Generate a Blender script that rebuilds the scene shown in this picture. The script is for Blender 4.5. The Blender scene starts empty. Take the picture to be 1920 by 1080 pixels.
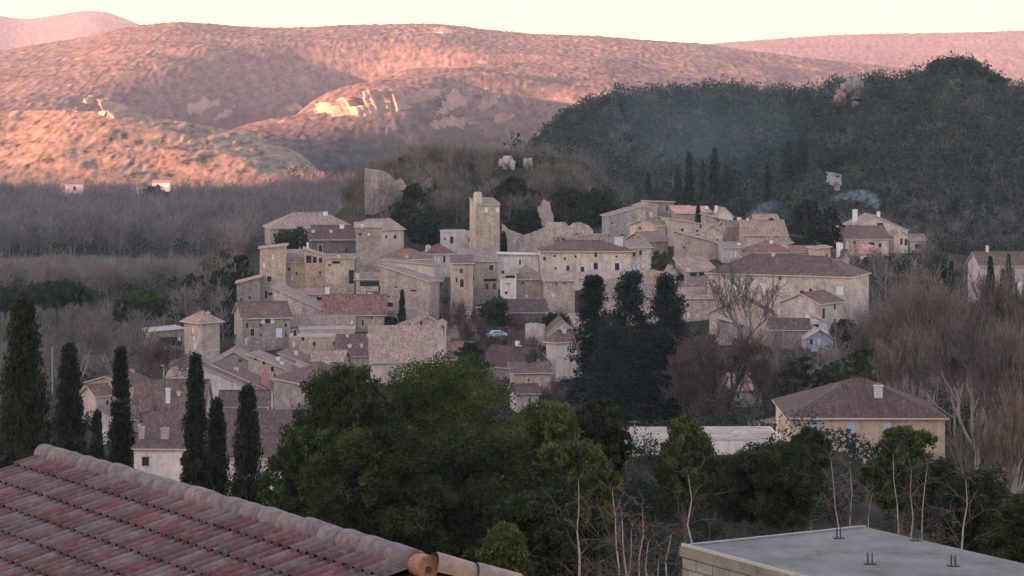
import bpy, math, random
import numpy as np
random.seed(7); RNG = np.random.default_rng(7)
R = math.radians
SC = bpy.context.scene
COL = SC.collection
F = 4516.0          # focal length in pixels of the 1920 px wide photograph
HZ = 200.0          # row of the eye level

# ---------------------------------------------------------------- camera
cam = bpy.data.cameras.new("camera"); cam_o = bpy.data.objects.new("camera", cam); COL.objects.link(cam_o)
cam.sensor_width = 36.0; cam.lens = 36.0 * F / 1920.0
cam_o.location = (0, 0, 0); cam_o.rotation_euler = (R(90), 0, 0)
cam.shift_y = -(540.0 - HZ) / 1920.0
cam.clip_start = 0.5; cam.clip_end = 30000
SC.camera = cam_o

# ---------------------------------------------------------------- world, sun, exposure
SUN_AZ = R(52)      # light travels towards (+sin, +cos): from behind-left to the far right
SUN_EL = R(5.5)
world = bpy.data.worlds.new("World"); SC.world = world; world.use_nodes = True
nt = world.node_tree; nt.nodes.clear()
sky = nt.nodes.new("ShaderNodeTexSky"); sky.sky_type = 'NISHITA'; sky.sun_disc = False
sky.sun_elevation = SUN_EL; sky.sun_rotation = SUN_AZ + math.pi
sky.dust_density = 1.0; sky.ozone_density = 1.0; sky.air_density = 1.0
tint = nt.nodes.new("ShaderNodeMix"); tint.data_type = 'RGBA'; tint.blend_type = 'MULTIPLY'; tint.inputs[0].default_value = 1.0
tint.inputs[7].default_value = (1.08, 0.865, 0.865, 1)
bg = nt.nodes.new("ShaderNodeBackground"); bg.inputs[1].default_value = 0.09
wo = nt.nodes.new("ShaderNodeOutputWorld")
# pale band of evening haze low over the whole horizon
gm = nt.nodes.new("ShaderNodeTexCoord"); sx = nt.nodes.new("ShaderNodeSeparateXYZ"); nt.links.new(gm.outputs["Generated"], sx.inputs[0])
mr = nt.nodes.new("ShaderNodeMapRange"); mr.inputs[1].default_value = .045; mr.inputs[2].default_value = .15; mr.inputs[3].default_value = .97; mr.inputs[4].default_value = 0; nt.links.new(sx.outputs[2], mr.inputs[0])
band = nt.nodes.new("ShaderNodeMix"); band.data_type = 'RGBA'; band.inputs[7].default_value = (1.9, 1.95, .60, 1)
soft = nt.nodes.new("ShaderNodeMix"); soft.data_type = 'RGBA'; soft.blend_type = 'DARKEN'; soft.inputs[0].default_value = 1.0; soft.inputs[7].default_value = (2.1, 2.2, 2.7, 1)
nt.links.new(sky.outputs[0], soft.inputs[6])
nt.links.new(mr.outputs[0], band.inputs[0]); nt.links.new(soft.outputs[2], band.inputs[6])
nt.links.new(band.outputs[2], tint.inputs[6]); nt.links.new(tint.outputs[2], bg.inputs[0]); nt.links.new(bg.outputs[0], wo.inputs[0])
sl = bpy.data.lights.new("sun", 'SUN'); sl.energy = 5.0; sl.angle = R(0.5); sl.color = (1.0, 0.375, 0.225)
so = bpy.data.objects.new("sun", sl); COL.objects.link(so)
so.rotation_euler = (R(90) - SUN_EL, 0, -SUN_AZ)
SC.view_settings.view_transform = 'Standard'; SC.view_settings.look = 'None'
SC.view_settings.gamma = 1.0; SC.view_settings.exposure = 3.55
SC.view_settings.use_curve_mapping = False

# ---------------------------------------------------------------- helpers
def P(px, py, D): return ((px - 960.0) / F * D, D, (HZ - py) * D / F)
def tag(o, label=None, cat=None, group=None, kind=None):
    if label: o["label"] = label
    if cat: o["category"] = cat
    if group: o["group"] = group
    if kind: o["kind"] = kind
    return o
def empty(name, loc, rz=0.0):
    o = bpy.data.objects.new(name, None); COL.objects.link(o); o.location = loc; o.rotation_euler = (0, 0, rz); o.empty_display_size = .5
    return o
def mesh_np(name, V, Fc, mats=(), smooth=False, mi=None, uv=None, attrs=None):
    V = np.asarray(V, np.float32).reshape(-1, 3)
    Fc = np.asarray(Fc, np.int32); n, k = Fc.shape
    me = bpy.data.meshes.new(name)
    me.vertices.add(len(V)); me.vertices.foreach_set("co", V.ravel())
    me.loops.add(n * k); me.loops.foreach_set("vertex_index", Fc.ravel())
    me.polygons.add(n); me.polygons.foreach_set("loop_start", np.arange(0, n * k, k, dtype=np.int32))
    me.polygons.foreach_set("loop_total", np.full(n, k, np.int32))
    if mi is not None: me.polygons.foreach_set("material_index", np.asarray(mi, np.int32))
    if smooth: me.polygons.foreach_set("use_smooth", np.ones(n, bool))
    for m in mats: me.materials.append(m)
    me.update(calc_edges=True)
    for key, (dom, arr) in (attrs or {}).items():
        a = me.attributes.new(key, 'FLOAT', dom); a.data.foreach_set("value", np.asarray(arr, np.float32))
    return me
def obj(name, me, parent=None, loc=None):
    o = bpy.data.objects.new(name, me); COL.objects.link(o)
    if parent: o.parent = parent
    if loc: o.location = loc
    return o
class MB:
    """collects polygons (any size) with material slots and slope uv"""
    def __init__(s): s.v = []; s.f = []; s.m = []
    def poly(s, pts, m=0):
        i = len(s.v); s.v += [tuple(p) for p in pts]; s.f.append(tuple(range(i, i + len(pts)))); s.m.append(m)
    def box(s, x0, x1, y0, y1, z0, z1, m=0):
        p = [(x, y, z) for z in (z0, z1) for x, y in ((x0, y0), (x1, y0), (x1, y1), (x0, y1))]
        for q in ((3, 2, 1, 0), (4, 5, 6, 7), (0, 1, 5, 4), (1, 2, 6, 5), (2, 3, 7, 6), (3, 0, 4, 7)):
            s.poly([p[k] for k in q], m)
    def slab(s, top, t, m=0, m2=None):
        """top polygon counter-clockwise from above, thickness t downwards"""
        bot = [(x, y, z - t) for x, y, z in top]
        s.poly(top, m); s.poly(bot[::-1], m if m2 is None else m2)
        n = len(top)
        for i in range(n):
            j = (i + 1) % n
            s.poly([bot[i], bot[j], top[j], top[i]], m if m2 is None else m2)
    def tube(s, p0, p1, r0, r1, n=8, m=0, cap=True):
        a = np.array(p0, float); b = np.array(p1, float); d = b - a; d /= (np.linalg.norm(d) + 1e-9)
        h = np.array((0, 0, 1.)) if abs(d[2]) < .9 else np.array((1., 0, 0))
        x = np.cross(d, h); x /= np.linalg.norm(x); y = np.cross(d, x)
        A = [a + r0 * (math.cos(t) * x + math.sin(t) * y) for t in np.arange(n) * 2 * math.pi / n]
        B = [b + r1 * (math.cos(t) * x + math.sin(t) * y) for t in np.arange(n) * 2 * math.pi / n]
        for i in range(n):
            j = (i + 1) % n; s.poly([A[j], A[i], B[i], B[j]], m)
        if cap: s.poly(A, m); s.poly(B[::-1], m)
    def build(s, name, mats, parent=None, uv=False):
        me = bpy.data.meshes.new(name); me.from_pydata(s.v, [], s.f)
        for m in (mats if isinstance(mats, (list, tuple)) else [mats]): me.materials.append(m)
        me.polygons.foreach_set("material_index", s.m)
        if uv:
            ul = me.uv_layers.new(name="slope")
            V = [np.array(v) for v in s.v]
            for p in me.polygons:
                nn = np.array(p.normal); h = np.cross((0, 0, 1.), nn)
                h = h / np.linalg.norm(h) if np.linalg.norm(h) > 1e-3 else np.array((1., 0, 0))
                w = np.cross(nn, h)
                for li in p.loop_indices:
                    c = V[me.loops[li].vertex_index]; ul.data[li].uv = (float(c @ h), float(c @ w))
        me.update()
        return obj(name, me, parent)

# ---------------------------------------------------------------- materials
def newmat(name):
    m = bpy.data.materials.new(name); m.use_nodes = True; t = m.node_tree; t.nodes.clear()
    out = t.nodes.new("ShaderNodeOutputMaterial"); b = t.nodes.new("ShaderNodeBsdfPrincipled")
    b.inputs["Roughness"].default_value = .9; b.inputs["Specular IOR Level"].default_value = .2
    t.links.new(b.outputs[0], out.inputs[0]); return m, t, b
def N(t, k, **kw):
    n = t.nodes.new(k)
    for a, v in kw.items(): setattr(n, a, v)
    return n
def noise(t, vec, scale, det=3, rough=.6):
    n = N(t, "ShaderNodeTexNoise"); n.inputs["Scale"].default_value = scale; n.inputs["Detail"].default_value = det; n.inputs["Roughness"].default_value = rough
    if vec is not None: t.links.new(vec, n.inputs["Vector"])
    return n.outputs["Fac"]
def ramp(t, fac, stops):
    r = N(t, "ShaderNodeValToRGB"); e = r.color_ramp.elements
    while len(e) < len(stops): e.new(.5)
    for i, (p, c) in enumerate(stops): e[i].position = p; e[i].color = tuple(c) + (1,) if len(c) == 3 else c
    t.links.new(fac, r.inputs[0]); return r.outputs[0]
def mix(t, fac, a, b, mode='MIX'):
    m = N(t, "ShaderNodeMix", data_type='RGBA', blend_type=mode)
    for i, v in ((0, fac), (6, a), (7, b)):
        if isinstance(v, (int, float)): m.inputs[i].default_value = v
        elif isinstance(v, tuple): m.inputs[i].default_value = v + (1,)
        else: t.links.new(v, m.inputs[i])
    return m.outputs[2]
def mth(t, op, a, b=0.0):
    m = N(t, "ShaderNodeMath", operation=op)
    for i, v in enumerate((a, b)):
        if isinstance(v, (int, float)): m.inputs[i].default_value = v
        else: t.links.new(v, m.inputs[i])
    return m.outputs[0]
def bump(t, b, h, dist, strength=1.0):
    n = N(t, "ShaderNodeBump"); n.inputs["Distance"].default_value = dist; n.inputs["Strength"].default_value = strength
    t.links.new(h, n.inputs["Height"]); t.links.new(n.outputs[0], b.inputs["Normal"])
def sc(c, k): return tuple(min(1, x * k) for x in c)
def geo_pos(t): return N(t, "ShaderNodeNewGeometry").outputs["Position"]
MAT = {}
def wall_mat(name, col, stone=.5):
    m, t, b = newmat(name); p = geo_pos(t)
    big = noise(t, p, .35, 4, .65); fine = noise(t, p, 2.6, 4, .7)
    v = N(t, "ShaderNodeTexVoronoi"); v.inputs["Scale"].default_value = 2.6; t.links.new(p, v.inputs["Vector"])
    c = ramp(t, big, [(.3, sc(col, .72)), (.5, col), (.72, sc(col, 1.18))])
    g = mix(t, stone, (.5, .5, .5), v.outputs["Color"])
    bw = N(t, "ShaderNodeRGBToBW"); t.links.new(g, bw.inputs[0])
    g2 = ramp(t, bw.outputs[0], [(.2, (.55, .53, .5)), (.8, (1.35, 1.33, 1.3))]) if stone > .2 else ramp(t, fine, [(.3, (.88, .87, .86)), (.7, (1.1, 1.1, 1.1))])
    c = mix(t, .75, c, g2, 'MULTIPLY')
    st = ramp(t, noise(t, p, .9, 5, .7), [(.5, (0, 0, 0)), (.72, (1, 1, 1))])
    c = mix(t, mth(t, 'MULTIPLY', st, .45), c, sc(col, .5))
    oi = N(t, "ShaderNodeObjectInfo").outputs["Random"]
    c = mix(t, 1.0, c, ramp(t, oi, [(0, (.80, .80, .84)), (.35, (1.12, 1.06, 1.0)), (.7, (.95, .93, .90)), (1, (1.12, 1.12, 1.14))]), 'MULTIPLY')
    mz = N(t, "ShaderNodeMapping"); mz.inputs["Scale"].default_value = (1.6, 1.6, .18); t.links.new(p, mz.inputs[0])
    c = mix(t, .6, c, ramp(t, noise(t, mz.outputs[0], .9, 3, .6), [(.36, (.70, .69, .68)), (.52, (1.04, 1.03, 1.02))]), 'MULTIPLY')
    t.links.new(c, b.inputs["Base Color"]); bump(t, b, fine, .08, .7); MAT[name] = m; return m
def tile_mat(name, c1, c2, c3):
    m, t, b = newmat(name); uv = N(t, "ShaderNodeUVMap", uv_map="slope").outputs[0]; p = geo_pos(t)
    mp = N(t, "ShaderNodeMapping"); mp.inputs["Scale"].default_value = (4.2, 2.4, 1); t.links.new(uv, mp.inputs[0])
    v = N(t, "ShaderNodeTexVoronoi"); v.inputs["Scale"].default_value = 1; v.inputs["Randomness"].default_value = .25; t.links.new(mp.outputs[0], v.inputs["Vector"])
    bw = N(t, "ShaderNodeRGBToBW"); t.links.new(v.outputs["Color"], bw.inputs[0])
    c = ramp(t, bw.outputs[0], [(.15, c1), (.5, c2), (.85, c3)])
    big = noise(t, p, .5, 4, .7)
    c = mix(t, .8, c, ramp(t, big, [(.3, (.72, .70, .69)), (.5, (1, 1, 1)), (.7, (1.22, 1.2, 1.17))]), 'MULTIPLY')
    mp2 = N(t, "ShaderNodeMapping"); mp2.inputs["Scale"].default_value = (2.2, .25, 1); t.links.new(uv, mp2.inputs[0])
    c = mix(t, .7, c, ramp(t, noise(t, mp2.outputs[0], 1.0, 3, .7), [(.35, (.68, .67, .68)), (.65, (1.25, 1.22, 1.2))]), 'MULTIPLY')
    lich = ramp(t, noise(t, p, 1.7, 5, .8), [(.6, (0, 0, 0)), (.75, (1, 1, 1))])
    c = mix(t, mth(t, 'MULTIPLY', lich, .22), c, (.34, .29, .24))
    oi = N(t, "ShaderNodeObjectInfo").outputs["Random"]
    c = mix(t, 1.0, c, ramp(t, oi, [(0, (.82, .82, .84)), (.5, (1.08, 1.0, .96)), (1, (1.0, .98, .98))]), 'MULTIPLY')
    w = N(t, "ShaderNodeTexWave"); w.inputs["Scale"].default_value = .75; t.links.new(uv, w.inputs["Vector"])
    t.links.new(c, b.inputs["Base Color"]); bump(t, b, w.outputs["Fac"], .09, .8); MAT[name] = m; return m
def plain_mat(name, col, var=.15, rough=.8, scale=3.0, spec=.2, metal=0):
    m, t, b = newmat(name); p = geo_pos(t)
    c = ramp(t, noise(t, p, scale, 4, .65), [(.3, sc(col, 1 - var)), (.7, sc(col, 1 + var))])
    t.links.new(c, b.inputs["Base Color"]); b.inputs["Roughness"].default_value = rough
    b.inputs["Specular IOR Level"].default_value = spec; b.inputs["Metallic"].default_value = metal; MAT[name] = m; return m
def leaf_mat(name, ca, cb, cc, scale=.8):
    """a foliage colour that varies from clump to clump and leaf to leaf"""
    m, t, b = newmat(name); p = geo_pos(t)
    a = N(t, "ShaderNodeAttribute", attribute_name="tone").outputs["Fac"]
    f = mth(t, 'ADD', mth(t, 'MULTIPLY', noise(t, p, scale, 3, .6), .55), mth(t, 'MULTIPLY', a, .45))
    c = ramp(t, f, [(.28, ca), (.5, cb), (.75, cc)])
    oi = N(t, "ShaderNodeObjectInfo").outputs["Random"]
    c = mix(t, 1.0, c, ramp(t, oi, [(0, (.85, .88, .9)), (1, (1.15, 1.1, 1.0))]), 'MULTIPLY')
    t.links.new(c, b.inputs["Base Color"]); b.inputs["Roughness"].default_value = .85; b.inputs["Specular IOR Level"].default_value = .12
    tr = N(t, "ShaderNodeBsdfTranslucent"); t.links.new(c, tr.inputs[0]); ms = N(t, "ShaderNodeMixShader"); ms.inputs[0].default_value = .2
    out = [n for n in t.nodes if n.type == 'OUTPUT_MATERIAL'][0]
    t.links.new(b.outputs[0], ms.inputs[1]); t.links.new(tr.outputs[0], ms.inputs[2]); t.links.new(ms.outputs[0], out.inputs[0])
    MAT[name] = m; return m
wall_mat("stone_tan", (.48, .395, .33), .5); wall_mat("stone_ochre", (.53, .425, .335), .4); wall_mat("stone_grey", (.37, .32, .285), .6)
wall_mat("stone_pale", (.57, .485, .42), .4); wall_mat("plaster_cream", (.60, .51, .435), .1); wall_mat("plaster_white", (.72, .66, .61), .05)
wall_mat("plaster_yellow", (.54, .42, .325), .1); wall_mat("plaster_pink", (.46, .36, .31), .15); wall_mat("ruin_pink", (.46, .31, .27), .6)
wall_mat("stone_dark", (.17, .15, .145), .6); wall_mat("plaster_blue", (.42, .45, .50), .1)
tile_mat("tile_pink", (.25, .175, .132), (.325, .235, .182), (.40, .305, .245)); tile_mat("tile_brown", (.115, .072, .056), (.155, .098, .077), (.205, .138, .112))
tile_mat("tile_red", (.15, .085, .070), (.21, .118, .096), (.28, .175, .145)); tile_mat("tile_grey", (.20, .15, .118), (.255, .195, .155), (.32, .255, .21))
tile_mat("tile_maroon", (.080, .050, .043), (.112, .070, .060), (.155, .105, .092)); tile_mat("tile_dark", (.075, .050, .040), (.105, .070, .056), (.14, .098, .08)); tile_mat("tile_salmon", (.42, .20, .16), (.5, .26, .21), (.58, .36, .30))
plain_mat("hole", (.016, .015, .017), .2, .4, 3, .4); plain_mat("surround", (.55, .49, .43), .12)
plain_mat("white_paint", (.74, .73, .72), .06, .6); plain_mat("shutter_white", (.66, .66, .68), .08, .6); plain_mat("shutter_blue", (.45, .52, .62), .08, .6)
plain_mat("shutter_brown", (.12, .06, .05), .15, .7); plain_mat("chimney_pale", (.62, .56, .52), .15); plain_mat("chimney_stone", (.42, .35, .31), .2)
plain_mat("verge", (.60, .50, .44), .18); plain_mat("brick_pink", (.5, .22, .2), .2)
plain_mat("metal_grey", (.35, .35, .36), .1, .5, 5, .4, .5); plain_mat("metal_dark", (.06, .055, .055), .2, .6)
leaf_mat("leaf_pine", (.016, .027, .011), (.046, .068, .022), (.115, .142, .044)); leaf_mat("leaf_pine_dark", (.012, .020, .009), (.033, .047, .019), (.080, .096, .036))
leaf_mat("leaf_pine_gold", (.036, .048, .019), (.085, .098, .034), (.175, .175, .055)); leaf_mat("leaf_cypress", (0.0121, 0.0187, 0.0143), (0.0242, 0.0352, 0.0220), (0.0462, 0.0572, 0.0308), 1.6)
leaf_mat("leaf_oak", (.013, .021, .012), (.030, .041, .023), (.060, .070, .036)); leaf_mat("leaf_cedar", (0.0084, 0.0144, 0.0144), (0.0168, 0.0264, 0.0240), (0.0336, 0.0480, 0.0408))
leaf_mat("leaf_far", (.016, .027, .023), (.040, .056, .042), (.098, .104, .070), .035); leaf_mat("twig", (.12, .095, .085), (.19, .15, .132), (.28, .23, .20), .3)
leaf_mat("twig_red", (.10, .068, .064), (.155, .105, .098), (.22, .155, .145), .5); leaf_mat("twig_far", (.095, .080, .083), (.16, .135, .138), (.24, .20, .198), .04)
leaf_mat("twig_olive", (.085, .072, .055), (.155, .13, .10), (.24, .205, .165), .12)
plain_mat("bark", (.12, .09, .075), .3, .95, 6); plain_mat("bark_pale", (.36, .32, .29), .2, .9, 8); plain_mat("bark_grey", (.27, .23, .21), .25, .9, 6)
# ---------------------------------------------------------------- terrain
def vnoise(x, y, seed=0):
    xi = np.floor(x).astype(np.int64); yi = np.floor(y).astype(np.int64); fx = x - xi; fy = y - yi
    fx = fx * fx * (3 - 2 * fx); fy = fy * fy * (3 - 2 * fy)
    def h(a, b):
        n = (a * 374761393 + b * 668265263 + seed * 974711) & 0xffffffff
        n = ((n ^ (n >> 13)) * 1274126177) & 0xffffffff
        return ((n ^ (n >> 16)) & 0xffff) / 65535.0
    return (h(xi, yi) * (1 - fx) + h(xi + 1, yi) * fx) * (1 - fy) + (h(xi, yi + 1) * (1 - fx) + h(xi + 1, yi + 1) * fx) * fy
def fbm(x, y, oct=4, seed=0):
    s = 0; a = .5
    for i in range(oct): s = s + a * (vnoise(x, y, seed + i) - .5); x = x * 2.03; y = y * 2.03; a *= .5
    return s * 2
def sitp(x, pts): return (itp(x - 26, pts) + itp(x - 13, pts) + itp(x, pts) + itp(x + 13, pts) + itp(x + 26, pts)) / 5
def sstep(a, b, x): t = np.clip((x - a) / (b - a), 0, 1); return t * t * (3 - 2 * t)
def itp(x, pts): return np.interp(x, [p[0] for p in pts], [p[1] for p in pts])
GY = [(-60, 1), (0, -7), (20, -11), (30, -14), (60, -19), (100, -26), (150, -36), (200, -43), (280, -50), (340, -54), (450, -58), (9000, -58)]
def base_ground(X, Y):
    z = itp(Y, GY)
    # village mound: a line of sight climbing from the lower street to the castle
    line = itp(Y, [(0, -58), (400, -57), (430, -54.5), (600, -30), (660, -17), (700, -19), (760, -40), (850, -58), (9000, -58)])
    k = sstep(-82, -50, X + (Y - 500) * .08) * (1 - .55 * sstep(60, 125, X))
    castle = 1 - sstep(18, 60, np.abs(X + 8))
    lineb = itp(Y, [(0, -58), (430, -56), (600, -36), (700, -42), (850, -54), (9000, -54)])
    ln = lineb + (line - lineb) * np.maximum(castle, 1 - sstep(600, 640, Y))
    z = np.maximum(z, z + (ln - z) * k)
    # right hand slope under the yellow house and the bare wood
    r = sstep(30, 75, X) * (1 - sstep(640, 700, Y)) * sstep(180, 260, Y)
    z = z + r * np.maximum(0, itp(Y, [(180, -60), (280, -42), (340, -44), (420, -47), (560, -44), (640, -42), (700, -42)]) - z)
    return z
HB = []      # house bases (x, y, z, radius): the ground is drawn to meet them
def near_ground(X, Y):
    z = base_ground(X, Y)
    if not HB: return z
    shp = np.shape(z); xf = np.ravel(X); yf = np.ravel(Y); zf = np.ravel(z).copy()
    sel = np.where((yf > 150) & (yf < 760) & (np.abs(xf) < 170))[0]
    if len(sel):
        hb = np.array(HB); out = np.empty(len(sel))
        for s in range(0, len(sel), 20000):
            q = sel[s:s + 20000]
            d2 = (xf[q, None] - hb[None, :, 0]) ** 2 + (yf[q, None] - hb[None, :, 1]) ** 2
            w = np.exp(-d2 / (2 * 6.0 ** 2)); W = w.sum(1)
            out[s:s + 20000] = ((w * hb[None, :, 2]).sum(1) + zf[q] * .15) / (W + .15)
        zf[sel] = out
    return zf.reshape(shp)
SKY_B = [(-900, 120), (-300, 110), (0, 97), (70, 84), (150, 70), (240, 48), (330, 38), (400, 42), (450, 48), (560, 51), (640, 46), (800, 45), (860, 49), (900, 56), (1000, 66), (1130, 70), (1200, 76), (1290, 82), (1400, 96), (1600, 118), (1800, 140), (2000, 160), (2700, 175)]
SKY_C = [(-900, 200), (1000, 120), (1200, 92), (1340, 80), (1470, 70), (1560, 66), (1700, 64), (1800, 62), (1920, 58), (2200, 52), (2700, 60)]
SKY_A = [(-900, 60), (-300, 10), (-60, 20), (0, 30), (45, 38), (110, 28), (150, 22), (180, 19), (215, 25), (250, 42), (300, 60), (360, 95), (600, 190), (2700, 200)]
SKY_D = [(-900, 195), (0, 208), (100, 206), (220, 216), (300, 230), (420, 248), (500, 268), (550, 285), (590, 312), (620, 350), (660, 400), (2700, 400)]
SKY_F = [(-900, 420), (930, 400), (960, 350), (1000, 268), (1040, 232), (1090, 196), (1140, 182), (1200, 174), (1330, 166), (1430, 170), (1500, 176), (1560, 160), (1600, 148), (1700, 154), (1740, 128), (1780, 112), (1820, 118), (1860, 146), (1900, 168), (2000, 180), (2300, 200), (2700, 260)]
GORGE = [(235, 2130), (290, 2220), (380, 2400), (480, 2560), (590, 2700), (700, 2820)]
def seg_dist(X, Y, pts):
    d = np.full(np.shape(X), 1e9); sgn = np.zeros(np.shape(X)); tt = np.zeros(np.shape(X))
    for i in range(len(pts) - 1):
        ax, ay = pts[i]; bx, by = pts[i + 1]; L2 = (bx - ax) ** 2 + (by - ay) ** 2
        t = np.clip(((X - ax) * (bx - ax) + (Y - ay) * (by - ay)) / L2, 0, 1)
        dd = np.hypot(X - ax - t * (bx - ax), Y - ay - t * (by - ay))
        c = (bx - ax) * (Y - ay) - (by - ay) * (X - ax)
        m = dd < d; d = np.where(m, dd, d); sgn = np.where(m, np.sign(c), sgn); tt = np.where(m, (i + t) / (len(pts) - 1), tt)
    return d, sgn, tt
def wp(px, D): return ((px - 960.0) / F * D, D)
def terrain(X, Y):
    """height of the land; also how far it is bare rock, scrub or wood"""
    px = 960 + F * X / np.maximum(Y, 1.0)
    z = near_ground(X, Y)
    far = np.full(np.shape(z), -200.0)
    # main plateau: front slope from 1900 m to the rim at 3200 m
    tB = (Y - 1800) / 1400.0
    yb = 345 + (sitp(px, SKY_B) - 345) * np.clip(tB, 0, 1) ** .62
    zb = (HZ - yb) * Y / F
    zr = (HZ - sitp(px, SKY_B)) * 3200 / F
    zb = np.where(Y > 3200, zr - (Y - 3200) * .06, zb); zb = np.where(Y < 1800, -64 - (1800 - Y) * .2, zb)
    amp = sstep(1850, 2200, Y) * (1 - .75 * sstep(2850, 3200, Y))
    zb = zb + amp * (24 * fbm(X / 420, Y / 420, 4, 3) + 6 * fbm(X / 90, Y / 140, 3, 9))
    # spurs that fall to the right and stay in shade
    d, s, t = seg_dist(X, Y, [wp(a, b) for a, b in GORGE])
    zb = zb - 125 * np.exp(-(d / 85) ** 2) * sstep(.0, .12, t + .05) * (1 - .3 * t)
    d2, s2, t2 = seg_dist(X, Y, [wp(690, 1900), wp(735, 2060), wp(775, 2200), wp(800, 2340), wp(815, 2460)])
    zb = zb + 13 * np.where(s2 > 0, np.exp(-(d2 / 170) ** 2), np.exp(-(d2 / 36) ** 2)) * (1 - .15 * t2) * (1 - sstep(.72, 1.0, t2))
    d3, s3, t3 = seg_dist(X, Y, [wp(800, 1980), wp(850, 2150), wp(880, 2300), wp(910, 2420)])
    zb = zb + 11 * np.where(s3 > 0, np.exp(-(d3 / 60) ** 2), np.exp(-(d3 / 60) ** 2))
    zb = zb - 60 * np.exp(-((px - 905) / 215.0) ** 2) * sstep(1805, 1850, Y) * (1 - sstep(1930, 2120, Y))
    zb = zb - 78 * np.exp(-((px - 990) / 150.0) ** 2) * sstep(1850, 2050, Y) * (1 - sstep(2240, 2420, Y))
    far = np.maximum(far, zb)
    # left lit hill
    yd = 372 + (sitp(px, SKY_D) - 372) * np.clip((Y - 1480) / 300.0, 0, 1) ** .8
    zd = (HZ - yd) * Y / F
    zd = np.where(Y > 1780, (HZ - sitp(px, SKY_D)) * 1780 / F - (Y - 1780) * .22, zd); zd = np.where(Y < 1480, -75, zd)
    zd = zd + sstep(1500, 1560, Y) * (8 * fbm(X / 90, Y / 150, 3, 21))
    far = np.maximum(far, zd)
    zc = np.where(Y < 5000, (HZ - sitp(px, SKY_C)) * 5000 / F - (5000 - Y) * .10, (HZ - sitp(px, SKY_C)) * 5000 / F - (Y - 5000) * .1) + 26 * fbm(X / 500, Y / 500, 4, 31) * (1 - .8 * np.exp(-((Y - 5000) / 250) ** 2))
    far = np.maximum(far, np.where(Y > 3300, zc, -200))
    za = np.where(Y < 6400, (HZ - sitp(px, SKY_A)) * 6400 / F - (6400 - Y) * .16, (HZ - sitp(px, SKY_A)) * 6400 / F - (Y - 6400) * .2) + 40 * fbm(X / 600, Y / 600, 4, 41) * (1 - .8 * np.exp(-((Y - 6400) / 250) ** 2))
    far = np.maximum(far, np.where(Y > 3800, za, -200))
    # dark wooded hill on the right
    tf = np.clip((Y - 640) / 420.0, 0, 1); tF = tf ** .85
    ztop = (HZ - sitp(px, SKY_F)) * 1060 / F - 5.5
    zf = -50 + (ztop + 50) * tF
    zf = np.where(Y > 1060, ztop - (Y - 1060) * .12, zf) + 4 * fbm(X / 60, Y / 60, 3, 51) * sstep(660, 760, Y) * (1 - np.exp(-((Y - 1060) / 60) ** 2))
    zf = np.where(Y < 640, -200, zf); zf = np.where(Y > 1750, -200, zf)
    m = np.maximum(far, zf)
    out = np.maximum(z, m)
    isfar = far >= np.maximum(z, zf) - .5
    # scrub and small trees of the far slopes stand proud of the ground
    sc_ = np.where(isfar & (Y > 1450), 1.0, 0.0)
    b = np.abs(fbm(X / 7, Y / 26, 3, 61)); out = out + sc_ * b * 2.4 * np.clip(Y / 3000, .5, 1.4)
    global DRY_LIT
    DRY_LIT = (zd >= np.maximum(zb, z)) & (Y > 1460)
    return out, isfar
# ---------------------------------------------------------------- houses
HOUSES = []
def house(label, xl, xc, xr, ye, yb, th, roof, rm, wm, rise=10, depth=8, D=None, wins=(), chims=(), name="house", cat="house", ovh=.45, group=None, dorm=None):
    """xl, xc, xr: columns of the left, near and right wall corners; ye, yb: eave and foot rows; th: turn of the plan"""
    if D is None: D = 600 - (yb - 420) * .5
    if th < 13 and xc - xl < 8: xc = xl
    thr = R(th); cs, sn = math.cos(thr), math.sin(thr)
    Cx = (xc - 960) / F * D
    tr = (xr - 960) / F; tl = (xl - 960) / F
    a = (tr * D - Cx) / (cs - tr * sn) if xr > xc else depth
    b = (Cx - tl * D) / (sn + tl * cs) if xl < xc else depth
    b = min(max(b, 3.0), 31); a = max(a, 1.2)
    zb = (HZ - yb) * D / F; ze = (HZ - ye) * D / F; rz = rise * D / F
    for u in (0, .5, 1):
        for v in (0, .5, 1):
            HB.append((Cx + u * a * cs - v * b * sn, D + u * a * sn + v * b * cs, zb + (.9 * v * b * .10), 5))
    wins = list(wins)
    rw = random.Random(int(xl * 7 + yb)); hh = yb - ye
    if D < 640 and wm not in ('stone_dark',) and name in ('house', 'manor') and xr - xc > 26 and hh > 22:
        px = xc + 8
        while px < xr - 6:
            for py in (ye + 13, ye + 31):
                if py < yb - 8 and rw.random() < .30 and all(abs(px - w[0]) > 9 or abs(py - w[1]) > 13 for w in wins): wins.append((px, py, rw.choice((3.5, 4, 5)), rw.choice((5, 7, 9)), rw.choice('dddcb')))
            px += rw.choice((13, 17, 21))
    HOUSES.append((label, Cx, D, a, b, thr, zb, ze, rz, roof, rm, wm, wins, chims, name, cat, ovh, group))
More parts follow.
